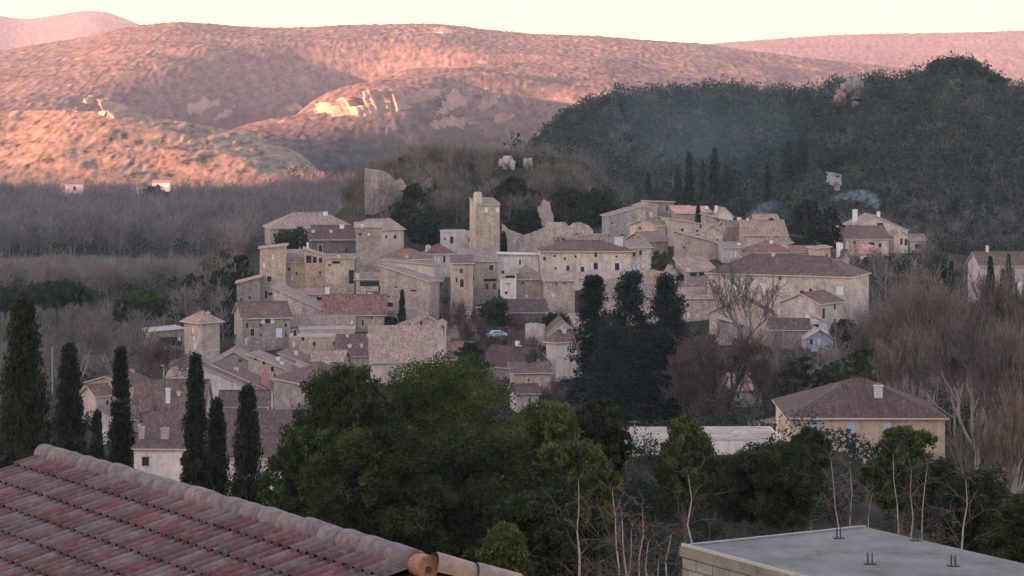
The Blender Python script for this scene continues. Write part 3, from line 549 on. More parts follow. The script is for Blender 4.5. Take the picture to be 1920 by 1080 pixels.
hs("square stone tower house with pinkish pyramid roof standing apart on the left", 346, 377, 412, 606, 685, 44, 'hip', 'tile_pink', 'stone_tan', 20, 8, D=470, wins=[(362, 618, 3, 9, 'c'), (364, 634, 3, 7, 'c'), (366, 650, 4, 9, 'c')], chims=[(407, 585, 4, 12, "chimney_pale", .6)], ovh=.7, name="tower_house", cat="tower")
hs("low cream cottage with dark hipped roof at the foot of the square tower house", 306, 341, 392, 691, 722, 38, 'hip', 'tile_brown', 'plaster_cream', 18, 8, D=444, wins=[])
hs("ruined grey stone shed among trees left of the square tower house", 266, 285, 346, 622, 660, 25, 's+u', 'stone_grey', 'stone_grey', 3, 6, D=488, wins=[(320, 640, 40, 16, 'p'), (272, 632, 4, 10, 'p')])
hs("house with brown roof and a bright white slanting gable behind the third cypress", 384, 386, 460, 722, 748, -6, 's-u', 'tile_brown', 'plaster_white', 32, 3.2, D=423)
hs("long red brown roofed house with a red chimney block behind the cypress trio", 400, 404, 520, 738, 790, -4, 's-u', 'tile_brown', 'stone_tan', 52, 9, D=430, wins=[(497, 763, 5, 10, 'd')], chims=[(497, 697, 14, 20, "brick_pink", .25), (443, 712, 7, 8, "chimney_pale", .5)])
hs("grey tiled house with round vent hole in the lower left village", 395, 398, 480, 684, 715, 4, 'gv', 'tile_grey', 'stone_grey', 24, 10, D=457, wins=[(450, 676, 5, 5, 'd')])
hs("roof terrace row with small dark openings left of the white gable", 466, 470, 562, 700, 740, -12, 's-u', 'tile_grey', 'stone_tan', 34, 7, D=444, wins=[(479, 672, 5, 7, 'd'), (495, 680, 5, 7, 'd'), (511, 692, 6, 9, 'd'), (515, 705, 5, 7, 'd')], chims=[(521, 670, 5, 10, "white_paint", .6), (528, 690, 5, 12, "white_paint", .3)])
hs("small bright red roofed house among the lower left roofs", 524, 526, 592, 688, 715, -6, 's-u', 'tile_red', 'plaster_pink', 24, 9, D=452, chims=[(586, 665, 5, 12, "white_paint", .6), (555, 658, 6, 8, "chimney_pale", .5)])
hs("white gabled house in the lower left just above the broad dark eaves", 558, 561, 602, 704, 740, 3, 's-u', 'tile_pink', 'plaster_white', 18, 8, D=440)
hs("grey stone house with broad dark hipped roof touching the big pine", 514, 575, 690, 722, 800, 32, 'hip', 'tile_brown', 'stone_grey', 34, 10, D=408, wins=[(585, 728, 8, 12, 'c'), (590, 745, 8, 12, 'd')], chims=[(614, 682, 9, 12, "chimney_pale", .5)])
hs("chapel nave with large plain pink roof in the centre of the village", 696, 700, 832, 680, 730, 4, 's+v', 'tile_pink', 'plaster_cream', 52, 16, D=448, wins=[], name="chapel", cat="chapel")
hs("low maroon roofed house right of the chapel above the big pine", 792, 796, 880, 672, 700, -4, 'gu', 'tile_red', 'stone_tan', 26, 9, D=455)
hs("small stone apse house with little gable behind the chapel roof", 778, 782, 824, 606, 640, 8, 'gv', 'tile_grey', 'stone_pale', 12, 7, D=474, wins=[(790, 607, 4, 9, 'd'), (788, 622, 18, 6, 'p')])
hs("maroon roofed house with grey slanting gable right of the big pine", 900, 984, 1031, 690, 740, 55, 'gv', 'tile_maroon', 'stone_grey', 32, 9, D=446, chims=[(973, 648, 8, 22, "chimney_pale", .6), (978, 640, 5, 8, "white_paint", .7)])
hs("ochre fronted low house with shadowed eaves below the grey slanting gable", 962, 968, 1032, 700, 745, 5, 's+v', 'tile_brown', 'stone_ochre', 12, 6, D=432)
hs("tall pale corner house with a bluish left flank beside the dark cedars", 1026, 1042, 1092, 643, 715, 36, 'hip', 'tile_brown', 'plaster_pink' if False else 'plaster_cream', 22, 9, D=455, wins=[], chims=[(1057, 618, 7, 14, "chimney_pale", .4)])
hs("tumbled brown roof against the tall pale corner house", 1030, 1033, 1078, 622, 655, 4, 'gv', 'tile_brown', 'stone_pale', 22, 9, D=470)
hs("small cream cottage under dark trees in front of the ochre low house", 968, 972, 1010, 738, 775, 10, 'gu', 'tile_maroon', 'plaster_cream', 12, 6, D=405)
# roofs low on the left between the cypresses
hs("gabled house with pinkish wall half hidden between the two left cypresses", 153, 180, 212, 742, 800, 40, 'gu', 'tile_brown', 'plaster_pink', 16, 9, D=390, wins=[(165, 775, 5, 9, 'd')])
hs("narrow white house glimpsed beside the second cypress", 186, 188, 206, 782, 835, 4, 's-u', 'tile_brown', 'plaster_white', 10, 6, D=360)
hs("wide brown roofed house with a tall white chimney behind the white town house", 247, 252, 380, 785, 812, 2, 'gu', 'tile_brown', 'plaster_pink', 60, 17, D=385, wins=[(262, 795, 8, 9, 'c')], chims=[(315, 728, 8, 30, "white_paint", .2), (335, 752, 6, 8, "chimney_pale", .3), (292, 790, 5, 8, "white_paint", .05)])
hs("old house with deep brown roof and pinkish end wall left of the wide brown roof", 150, 250, 300, 728, 770, 60, 'gu', 'tile_maroon', 'plaster_pink', 18, 9, D=415, chims=[(277, 693, 6, 14, "chimney_stone", .5)])
hs("cream house front with two windows behind the twin cypresses", 412, 416, 500, 762, 815, 3, 'gu', 'tile_brown', 'plaster_yellow' if False else 'plaster_cream', 22, 9, D=400, wins=[(432, 790, 8, 14, 'c'), (478, 778, 8, 16, 'd')])
hs("white town house with one small dark window under a dark red roof on the left", 251, 252, 362, 841, 985, -2, 's+v', 'tile_maroon', 'plaster_white', 42, 12, D=300, wins=[(273, 865, 13, 17, 'd'), (345, 872, 6, 12, 'c')], chims=[(259, 800, 9, 30, "chimney_stone", .25), (309, 803, 14, 30, "chimney_stone", .25)], name="town_house")
hs("second white town house with dark red roof right of the cypress group", 362, 364, 572, 857, 985, -4, 's+v', 'tile_maroon', 'plaster_white', 58, 14, D=292, wins=[(560, 895, 8, 12, 'c')], chims=[], name="town_house")
hs("yellow farmhouse with hipped brown roof and pale blue shutters on the right", 1480, 1484, 1772, 784, 866, -1, 'hip', 'tile_dark', 'plaster_yellow', 60, 17, D=280, wins=[(1529, 796, 13, 20, 'e'), (1596, 802, 15, 22, 'e'), (1664, 803, 15, 20, 'e'), (1598, 841, 14, 20, 's')], chims=[(1647, 722, 15, 30, "chimney_pale", .25)], name="farmhouse", cat="farmhouse")
hs("low flat roofed white building with a pale verge between the gold pine and cedars", 1176, 1180, 1465, 826, 850, 2, 'flat', 'stone_grey', 'plaster_white', 3, 9, D=250, wins=[(1200, 846, 20, 10, 'd')], name="flat_building", cat="building")
hs("small orange roofed hut glimpsed behind the bare plane tree", 1376, 1378, 1430, 730, 765, 4, 'gu', 'tile_salmon', 'plaster_pink', 24, 8, D=400)
hs("low shed with pale roof edge left of the yellow farmhouse", 1410, 1412, 1450, 800, 826, -6, 's+u', 'tile_brown', 'stone_tan', 8, 4, D=320)
# far valley
hs("white two part farm alone in the far left valley", 122, 124, 156, 346, 362, 4, 'gu', 'tile_grey', 'plaster_white', 4, 10, D=1420, wins=[(140, 353, 5, 7, 'd')])
hs("small pale barn just below the white farm in the far left valley", 126, 127, 140, 368, 376, 4, 'gu', 'tile_grey', 'plaster_cream', 4, 8, D=1330)
hs("low pale sheds beside the big dark pine in the far valley", 256, 258, 272, 356, 364, 5, 'gu', 'tile_pink', 'plaster_cream', 3, 8, D=1400)
hs("long white building at the foot of the sunlit slope", 286, 288, 318, 343, 350, 4, 'gu', 'tile_pink', 'plaster_white', 4, 9, D=1480)
hs("tiny white cottage at the right end of the sunlit valley slope", 384, 385, 391, 357, 364, 4, 'gu', 'tile_grey', 'plaster_white', 4, 6, D=1430)
hs("small grey bungalow by the green field in the left valley", 180, 182, 194, 519, 527, 4, 'gu', 'tile_grey', 'plaster_blue', 4, 6, D=800)
for h in HOUSES: build_house(h)
def GZ(X, Y):
    z, _ = terrain(np.array([float(X)]), np.array([float(Y)])); return float(z[0])

# church tower with its turret
def church_tower():
    D = 556; th = R(18); cs, sn = math.cos(th), math.sin(th)
    Cx = (893 - 960) / F * D; k = D / F
    root = empty("church_tower", (Cx, D, (HZ - 480) * k - 3), th)
    tag(root, "tall square stone church tower with a small turret on its left corner", "church tower")
    z0 = (HZ - 480) * k - 3; a = 44 * k / cs; b = 5.2; H = (HZ - 384) * k - z0; rz = 11 * k
    W = MB(); W.poly([(0, 0, 0), (a, 0, 0), (a, 0, H), (0, 0, H)]); W.poly([(a, b, 0), (0, b, 0), (0, b, H + rz), (a, b, H + rz)])
    W.poly([(0, b, 0), (0, 0, 0), (0, 0, H), (0, b, H + rz)]); W.poly([(a, 0, 0), (a, b, 0), (a, b, H + rz), (a, 0, H)])
    W.build("wall", MAT["stone_tan"], root)
    T = MB(); T.slab([(-.2, -.2, H + .1), (a + .2, -.2, H + .1), (a + .2, b + .2, H + rz + .1), (-.2, b + .2, H + rz + .1)], .12, 0, 1); T.build("roof", [MAT["tile_grey"], MAT["verge"]], root, uv=True)
    for u in (a * .42, a * .9):
        M = MB(); z = (HZ - 394) * k - z0; M.box(u - .4, u + .4, -.05, .1, z - .55, z + .55, 0); M.box(u - .22, u + .22, -.065, -.052, z - .35, z + .35, 0)
        M.build("window", [MAT["shutter_white"]], root)
    M = MB(); M.box(-.05, 1.55, .4, 2.0, H - 1, H + 2.4); M.box(.05, 1.45, .5, 1.9, H + 2.403, H + 2.9)
    t = M.build("turret", MAT["stone_pale"], root)
    HB.append((Cx, D, (HZ - 480) * k, 5))
church_tower()
# bell gable of the chapel
def bell_gable():
    D = 446; k = D / F; X0 = (820 - 960) * k; z0 = (HZ - 690) * k; w = 17 * k; H = (HZ - 600) * k - z0; t = .5
    root = empty("bell_gable", (X0, D, z0)); tag(root, "little stone bell gable with an arched opening at the chapel's right end", "bell gable")
    zo = (HZ - 632) * k - z0; ro = .46; m = w / 2; za = (HZ - 608) * k - z0 - ro
    out = [(0, 0), (w, 0), (w, H - .5), (m, H + .15), (0, H - .5)]
    M = MB()
    M.box(0, m - ro, 0, t, 0, za); M.box(m + ro, w, 0, t, 0, za); M.box(m - ro, m + ro, 0, t, 0, zo)
    n = 8; pts = [(m - ro * math.cos(math.pi * i / n), za + ro * math.sin(math.pi * i / n)) for i in range(n + 1)]
    top = [(0, H - .5), (m, H + .15), (w, H - .5)]
    for i in range(n):
        x0, zz0 = pts[i]; x1, zz1 = pts[i + 1]; f = lambda x: H - .5 + .65 * (1 - abs(x - m) / m)
        for y, rev in ((0, 0), (t, 1)):
            q = [(x0, y, zz0), (x1, y, zz1), (x1, y, f(x1)), (x0, y, f(x0))]; M.poly(q[::-1] if rev else q)
        M.poly([(x0, 0, zz0), (x0, t, zz0), (x1, t, zz1), (x1, 0, zz1)])
    for xa, xb in ((0, m - ro), (m + ro, w)):
        f = lambda x: H - .5 + .65 * (1 - abs(x - m) / m)
        for y, rev in ((0, 0), (t, 1)):
            q = [(xa, y, za), (xb, y, za), (xb, y, f(xb)), (xa, y, f(xa))]; M.poly(q[::-1] if rev else q)
    M.poly([(0, t, za), (0, 0, za), (0, 0, H - .5), (0, t, H - .5)]); M.poly([(w, 0, za), (w, t, za), (w, t, H - .5), (w, 0, H - .5)])
    M.build("masonry", MAT["plaster_cream"], root)
    C = MB(); C.slab([(-.1, -.1, H - .5), (m, -.1, H + .22), (m, t + .1, H + .22), (-.1, t + .1, H - .5)], .1); C.slab([(m + .003, -.1, H + .22), (w + .1, -.1, H - .5), (w + .1, t + .1, H - .5), (m + .003, t + .1, H + .22)], .1)
    C.build("coping", MAT["verge"], root)
    B = MB(); B.tube((m, t / 2, za + .1), (m, t / 2, za - .25), .08, .2, 10); B.tube((m - ro, t / 2, za + .12), (m + ro, t / 2, za + .12), .03, .03, 6); B.build("bell", MAT["metal_dark"], root)
bell_gable()
# ruined walls: a broken outline with real thickness, standing at its own distance
def ruin(name, label, cat, pts, D, th, mat, yb, turn=0):
    """pts: (px, py) of the broken top, left to right"""
    k = D / F; z0 = (HZ - yb) * k - 2; x0 = (pts[0][0] - 960) * k
    root = empty(name, (x0, D, z0), R(turn)); tag(root, label, cat)
    M = MB(); P_ = []
    for i in range(len(pts) - 1):
        a, b = pts[i], pts[i + 1]; n = max(1, int(abs(b[0] - a[0]) / 4))
        for j in range(n):
            t = j / n; P_.append((a[0] + (b[0] - a[0]) * t, a[1] + (b[1] - a[1]) * t + random.uniform(-1.0, 1.0)))
    P_.append(pts[-1])
    Q = [((px - pts[0][0]) * k / max(.5, math.cos(R(turn))), (HZ - py) * k - z0) for px, py in P_]
    yy = [random.uniform(-.12, .12) for _ in Q]
    for i in range(len(Q) - 1):
        (xa, za), (xb, zb) = Q[i], Q[i + 1]; ya, yb_ = yy[i], yy[i + 1]
        M.poly([(xa, ya, 0), (xb, yb_, 0), (xb, yb_, zb), (xa, ya, za)]); M.poly([(xb, th, 0), (xa, th, 0), (xa, th, za), (xb, th, zb)])
        M.poly([(xa, ya, za), (xb, yb_, zb), (xb, th, zb), (xa, th, za)])
    M.poly([(Q[0][0], th, 0), (Q[0][0], yy[0], 0), (Q[0][0], yy[0], Q[0][1]), (Q[0][0], th, Q[0][1])]); M.poly([(Q[-1][0], yy[-1], 0), (Q[-1][0], th, 0), (Q[-1][0], th, Q[-1][1]), (Q[-1][0], yy[-1], Q[-1][1])])
    M.build("masonry", MAT[mat], root); return root
ruin("castle_ruin", "square broken castle keep rising above the trees on the village hill", "ruin", [(684, 316), (697, 319), (716, 321), (728, 327), (738, 336), (742, 340)], 622, 6.0, "stone_grey", 388, 4)
ruin("ruined_wall", "lower broken castle wall joined to the right of the keep", "wall", [(742, 338), (752, 334), (760, 346), (768, 352)], 626, 1.0, "stone_tan", 375)
ruin("ruined_wall", "short pale piece of castle wall among bare trees right of the keep", "wall", [(776, 335), (790, 333), (811, 334)], 640, 1.0, "stone_pale", 352)
ruin("ruined_wall", "sloping low castle wall running down through the bare trees", "wall", [(832, 341), (842, 346), (856, 352)], 640, 1.0, "stone_tan", 362)
ruin("rampart_wall", "long stepped stone rampart right of the church tower", "wall", [(941, 420), (947, 423), (952, 430), (966, 434), (978, 440), (984, 441), (1000, 436), (1012, 431), (1022, 426), (1024, 416), (1060, 417), (1066, 424), (1074, 419), (1090, 417), (1104, 424), (1112, 432)], 572, 1.0, "stone_tan", 480)
ruin("ruin_pillar", "pinkish crumbling masonry stump rising above the rampart", "ruin", [(1008, 388), (1013, 386), (1018, 376), (1030, 378), (1034, 396), (1038, 404)], 590, 1.6, "plaster_pink", 432)
ruin("rampart_wall", "grey rampart wall behind the cream manor roof", "wall", [(1062, 452), (1085, 440), (1120, 438), (1150, 440), (1182, 446)], 560, 1.0, "stone_grey", 480)
ruin("garden_wall", "low grey terrace wall beneath the big rubble stone barn", "wall", [(742, 608), (760, 602), (790, 600), (812, 608)], 488, .8, "stone_grey", 650)
ruin("garden_wall", "low stone wall below the maroon roofed shed by the square", "wall", [(985, 608), (1000, 606), (1022, 608)], 476, .6, "stone_pale", 630)
ruin("garden_wall", "pale bank of wall under the cream annexe", "wall", [(1122, 528), (1150, 520), (1190, 512), (1228, 506), (1252, 512)], 514, .8, "stone_tan", 570)
ruin("garden_wall", "dark wall standing in for the shadowed maroon alley between the big barn and the tall ochre house", "wall", [(823, 548), (835, 520), (850, 520)], 528, 1.0, "stone_dark", 600)  # dark sheet added where the alley is only a shaded gap
ruin("garden_wall", "pale retaining wall at the foot of the big tan gabled barn", "wall", [(1405, 608), (1440, 620), (1452, 626)], 462, .6, "stone_ochre", 660)

# rocks: a lump of displaced icosphere
def rock(name, label, px, py, w, h, D, mat, seed, cat="rock", dep=None):
    import bmesh
    k = D / F; rg = random.Random(seed); bm = bmesh.new(); n = 13
    for b in range(n):
        cx = rg.uniform(-.55, .55); cz = rg.uniform(-.75, .5) * (1 - abs(cx) * .6); cy = rg.uniform(-.3, .5); sx = rg.uniform(.2, .42); sz = rg.uniform(.28, .6)
        vs = [bm.verts.new((cx + rg.choice((-1, 1)) * sx * rg.uniform(.6, 1), cy + rg.choice((-1, 1)) * sx * rg.uniform(.6, 1), cz + rg.choice((-1, 1)) * sz * rg.uniform(.7, 1))) for _ in range(12)]
        r = bmesh.ops.convex_hull(bm, input=vs); bmesh.ops.delete(bm, geom=[g for g in r['geom_interior'] if isinstance(g, bmesh.types.BMVert)], context='VERTS')
    bmesh.ops.triangulate(bm, faces=bm.faces[:]); bm.verts.index_update()
    v = np.array([x.co[:] for x in bm.verts]); f = np.array([[q.index for q in p.verts] for p in bm.faces]); bm.free()
    v *= np.array((w * k / 2, (dep or w * k / 2), h * k / 2))
    o = obj(name, mesh_np(name, v, f, [MAT[mat]]), None, ((px - 960) * k, D, (HZ - py) * k)); tag(o, label, cat); return o
plain_mat("limestone", (.25, .215, .19), .4, .9, .6); plain_mat("limestone_pink", (.26, .165, .125), .35, .9, .35)
rock("rock_outcrop", "pale grey limestone crag on top of the dark hill", 1597, 160, 50, 48, 985, "limestone", 3)
rock("rock_outcrop", "orange pink lower shoulder of the crag on the dark hill", 1578, 182, 34, 34, 980, "limestone_pink", 5)
rock("rock_outcrop", "small orange rock right below the crag on the dark hill", 1603, 196, 20, 14, 975, "limestone_pink", 8)
rock("rock_outcrop", "small pale boulder in scrub right of the crag", 1780, 158, 14, 14, 990, "limestone", 11)
rock("rock_outcrop", "second pale boulder near the top of the dark hill", 1812, 162, 16, 16, 990, "limestone", 14)
rock("rock_outcrop", "cream rock face beneath bare trees on top of the castle hill", 952, 308, 40, 34, 660, "stone_tan", 17)
rock("rock_outcrop", "smaller cream rock face at the right shoulder of the castle hill", 990, 306, 24, 26, 664, "stone_tan", 19)

# pale car on the square
def car():
    D = 478; k = D / F; root = empty("parked_car", ((931 - 960) * k, D, (HZ - 634) * k), R(12)); tag(root, "pale blue parked car on the small square among bare shrubs", "car")
    B = MB(); prof = [(-2.1, .45), (-2.15, .8), (-1.3, 1.0), (-.75, 1.5), (.75, 1.52), (1.5, 1.05), (2.1, .95), (2.15, .45)]
    for i in range(len(prof) - 1):
        a, b = prof[i], prof[i + 1]; B.poly([(a[0], -.8, a[1]), (a[0], .8, a[1]), (b[0], .8, b[1]), (b[0], -.8, b[1])])
    B.poly([(p[0], -.8, p[1]) for p in prof][::-1]); B.poly([(p[0], .8, p[1]) for p in prof]); B.poly([(-2.1, -.8, .45), (2.15, -.8, .45), (2.15, .8, .45), (-2.1, .8, .45)])
    B.build("body", plain_mat("car_paint", (.50, .60, .66), .05, .3, 2, .5), root)
    G = MB(); G.poly([(-.9, -.815, 1.02), (1.3, -.815, 1.05), (.72, -.815, 1.42), (-.7, -.815, 1.42)]); G.poly([(.85, -.7, 1.50), (1.46, -.7, 1.12), (1.46, .7, 1.12), (.85, .7, 1.50)]); G.build("windscreen", plain_mat("car_glass", (.25, .33, .38), .05, .1, 2, .6), root)
    for x in (-1.35, 1.35):
        for y in (-.8, .8):
            Wm = MB(); Wm.tube((x, y - .1, .33), (x, y + .1, .33), .33, .33, 14); Wm.build("wheel", MAT["metal_dark"], root)
    M = MB(); M.box(-3.4, 3.4, -1.6, 1.6, -2.0, -.03)
    return root
car()

# antenna mast on the flat white building, and street lamp poles
def pole(name, label, cat, px, pt, pb, D, r, mat, arm=True):
    k = D / F; H = (pb - pt) * k; o = empty(name, ((px - 960) * k, D, (HZ - pb) * k)); tag(o, label, cat)
    M = MB(); M.tube((0, 0, -1.5), (0, 0, H), r, r * .8, 8); M.build("pole", MAT[mat], o)
    if arm:
        M = MB(); M.tube((-.5, 0, H - .15), (.5, 0, H - .15), r * .4, r * .4, 6)
        for i in range(5): M.tube((-.45 + .22 * i, -.25, H - .15), (-.45 + .22 * i, .25, H - .15), r * .25, r * .25, 5)
        M.build("aerial", MAT[mat], o)
pole("antenna_mast", "thin antenna mast on the flat white building in front of the cedars", "antenna", 1190, 788, 826, 252, .04, "metal_grey")
pole("lamp_post", "tall white lamp post beside the grey stone house near the big pine", "lamp post", 510, 737, 812, 398, .10, "white_paint", False)
pole("utility_pole", "slim pale pole standing in the left valley wood", "pole", 98, 650, 720, 420, .12, "metal_grey", False)

# ---------------------------------------------------------------- foreground roof
def fg_house():
    hz = 4.25; A = np.array(P(84, 858, F * hz / 658.)); B_ = np.array(P(788, 1064, F * hz / 864.)); A[2] = B_[2] = -hz
    u = B_ - A; L = np.linalg.norm(u); u /= L; pv = np.array((u[1], -u[0], 0.0))   # downslope horizontal direction, towards the camera's left
    if pv[0] > 0: pv = -pv
    s = .30; dn = (pv + np.array((0, 0, -s))); dn /= np.linalg.norm(dn); nrm = np.cross(dn, u); nrm = nrm if nrm[2] > 0 else -nrm
    root = empty("house", (A[0], A[1], A[2] - 6)); root.location = A - np.array((0, 0, 7)); off = -np.array(root.location)
    tag(root, "nearby house seen from above with weathered red and grey barrel tile roof", "house")
    pitch = .172; expo = .40; nc = int((L + .1) / pitch) ; nr = 17
    V = []; Fc = []; tone = []; k = 9; mi = []
    for c in range(-0, nc):
        for r in range(nr):
            # barrel tile: cross-section over one pitch, lower end stands proud of the course below
            tn = random.random(); lift0 = .0 + random.uniform(0, .006); lift1 = .034 + random.uniform(-.004, .006)
            skew = random.uniform(-.006, .006)
            base = len(V)
            for e in (0, 1, 2):
                d = r * expo + (0, expo + .02, expo - .02)[e]; lf = (lift0, lift1, -.012)[e]
                for i in range(k):
                    x = i / (k - 1); hgt = .062 * max(0, math.sin(math.pi * min(1, x / .78))) if x < .78 else -.0
                    p = A + u * ((c + x) * pitch + skew * e) + dn * d + nrm * (hgt + lf + .02)
                    V.append(p + off)
            for e in (0, 1):
                for i in range(k - 1):
                    a = base + e * k + i; Fc.append((a, a + 1, a + 1 + k, a + k)); tone.append(tn); mi.append(e)
    me = mesh_np("roof", V, Fc, [MAT["fg_tile"], MAT["fg_gap_shade"]], mi=mi, attrs={"tone": ('FACE', tone)})
    rf = obj("roof", me, root)
    # under-roof boarding so nothing shows through
    M = MB(); e0 = A + off; Ld = nr * expo
    q = [e0 - u * .15, e0 + u * L, e0 + u * L + dn * Ld, e0 - u * .15 + dn * Ld]; q = [tuple(x - nrm * .03) for x in q]
    M.slab(q if np.cross(q[1] - np.array(q[0]), np.array(q[2]) - q[1])[2] > 0 else q[::-1], .12)
    pv2 = -pv; dn2 = pv2 + np.array((0, 0, -.62)); dn2 /= np.linalg.norm(dn2); nr2 = np.cross(u, dn2); nr2 = nr2 if nr2[2] > 0 else -nr2
    q = [e0 - u * .15, e0 + u * L, e0 + u * L + dn2 * Ld, e0 - u * .15 + dn2 * Ld]; q = [tuple(x + nr2 * .02) for x in q]
    M.slab(q if np.cross(np.array(q[1]) - np.array(q[0]), np.array(q[2]) - q[1])[2] > 0 else q[::-1], .14)
    M.build("roof_boarding", MAT["fg_gap_shade"], root, uv=True)
    # ridge caps
    def caps(o0, o1, r, name_, step, tones):
        d = o1 - o0; Ln = np.linalg.norm(d); d /= Ln; up = np.array((0, 0, 1.)); side = np.cross(d, up); side /= np.linalg.norm(side); upv = np.cross(side, d)
        V = []; Fc = []; tn = []; n = int(Ln / step); m = 11
        for i in range(n):
            t0 = i * step; t1 = t0 + step + .05; ra = r * (1.0 + random.uniform(-.04, .04)); rb = r * 1.08 + random.uniform(-.004, .004); v = random.random(); b = len(V); jz = random.uniform(-.008, .008); js = random.uniform(-.01, .01)
            for t_, rr in ((t0, rb), (t0 + .05, rb * 1.02), (t1, ra), (t1, ra * .82)):
                for j in range(m):
                    an = math.pi * (j / (m - 1)) * 1.12 - .06 * math.pi
                    V.append(o0 + d * t_ + side * (math.cos(an) * rr + js) + upv * (math.sin(an) * rr * 1.0 + .035 + jz) + off)
            for e in range(3):
                for j in range(m - 1):
                    a = b + e * m + j; Fc.append((a, a + m, a + m + 1, a + 1)); tn.append(v)
        return obj(name_, mesh_np(name_, V, Fc, [MAT["fg_ridge"]], smooth=False, attrs={"tone": ('FACE', tn)}), rf)
    caps(A - u * .05, A + u * (L - .1), .118, "ridge_cap", .40, 0)
    # round end tile and the paler hip running on down to the right
    E = A + u * (L - .02) + np.array((0, 0, .02)); M = MB(); M.tube(tuple(E - u * .05 + off), tuple(E + u * .16 + off), .105, .115, 20, 0)
    M.tube(tuple(E + u * .161 + off + np.array((0, 0, -.02))), tuple(E + u * .17 + off + np.array((0, 0, -.02))), .035, .03, 10, 1)
    et = M.build("end_tile", [MAT["fg_end"], MAT["hole"]], root); et.parent = rf
    H2 = np.array(P(990, 1112, F * (hz + .30) / 912.)); H1 = E + u * .12 + np.array((.05, 0, -.03))
    hp = caps(H1, H2, .125, "hip_cap", .42, 1); hp.data.materials[0] = MAT["fg_hip"]
    M = MB(); e1 = H1 + off; e2 = H2 + off; g = e2 + dn * 3 + np.array((0, 0, -.3)); f_ = e1 + dn * 5
    M.poly([tuple(x - np.array((0, 0, .04))) for x in (e1, f_, g, e2)]); M.build("hip_slope", MAT["tile_pink"], root, uv=True)
    W = MB(); c = e0 + dn * (Ld - .4); c2 = e0 + u * L + dn * (Ld - .4); g1 = e0 + dn2 * (Ld - .4); g2 = e0 + u * L + dn2 * (Ld - .4)
    for p, q in ((c, c2), (g1, g2)):
        p = np.array(p); q = np.array(q); W.poly([(p[0], p[1], -3), (q[0], q[1], -3), (q[0], q[1], q[2] - .16), (p[0], p[1], p[2] - .16)])
    for p, q, r_ in ((c, g1, e0), (c2, g2, e0 + u * L)):
        W.poly([(p[0], p[1], -3), (q[0], q[1], -3), (q[0], q[1], q[2] - .2), (r_[0], r_[1], r_[2] - .2), (p[0], p[1], p[2] - .2)])
    W.build("wall", MAT["plaster_cream"], root)
def tone_mat(name, stops, var=.25, sc_=3.0):
    m, t, b = newmat(name); p = geo_pos(t); a = N(t, "ShaderNodeAttribute", attribute_name="tone").outputs["Fac"]
    f = mth(t, 'ADD', mth(t, 'MULTIPLY', a, .72), mth(t, 'MULTIPLY', noise(t, p, .9, 3, .6), .28))
    c = ramp(t, f, stops)
    c = mix(t, .85, c, ramp(t, noise(t, p, sc_ * 3, 5, .75), [(.3, (1 - var * 1.6,) * 3), (.7, (1 + var,) * 3)]), 'MULTIPLY')
    li = ramp(t, noise(t, p, 5.0, 5, .8), [(.52, (0, 0, 0)), (.66, (1, 1, 1))]); c = mix(t, mth(t, 'MULTIPLY', li, .5), c, (.30, .25, .22))
    dk = ramp(t, noise(t, p, 11.0, 4, .8), [(.60, (0, 0, 0)), (.70, (1, 1, 1))]); c = mix(t, mth(t, 'MULTIPLY', dk, .55), c, (.07, .05, .048))
    t.links.new(c, b.inputs["Base Color"]); bump(t, b, noise(t, p, 30, 4, .7), .008, .8); MAT[name] = m; return m
tone_mat("fg_tile", [(.15, (.155, .110, .105)), (.28, (.20, .080, .075)), (.40, (.14, .092, .087)), (.54, (.22, .102, .093)), (.66, (.225, .17, .162)), (.85, (.15, .102, .097))])
tone_mat("fg_ridge", [(.2, (.19, .15, .14)), (.45, (.24, .18, .165)), (.6, (.205, .17, .165)), (.8, (.29, .20, .17))], .35, 4)
tone_mat("fg_hip", [(.2, (.28, .20, .175)), (.5, (.34, .25, .22)), (.8, (.31, .21, .18))], .25, 3)
tone_mat("fg_end", [(.0, (.34, .155, .11)), (1, (.40, .19, .135))], .25, 3)
plain_mat("fg_gap_shade", (.03, .022, .02), .3, .95)  # near-black standing for the shade in tile ends and under the tiles
fg_house()

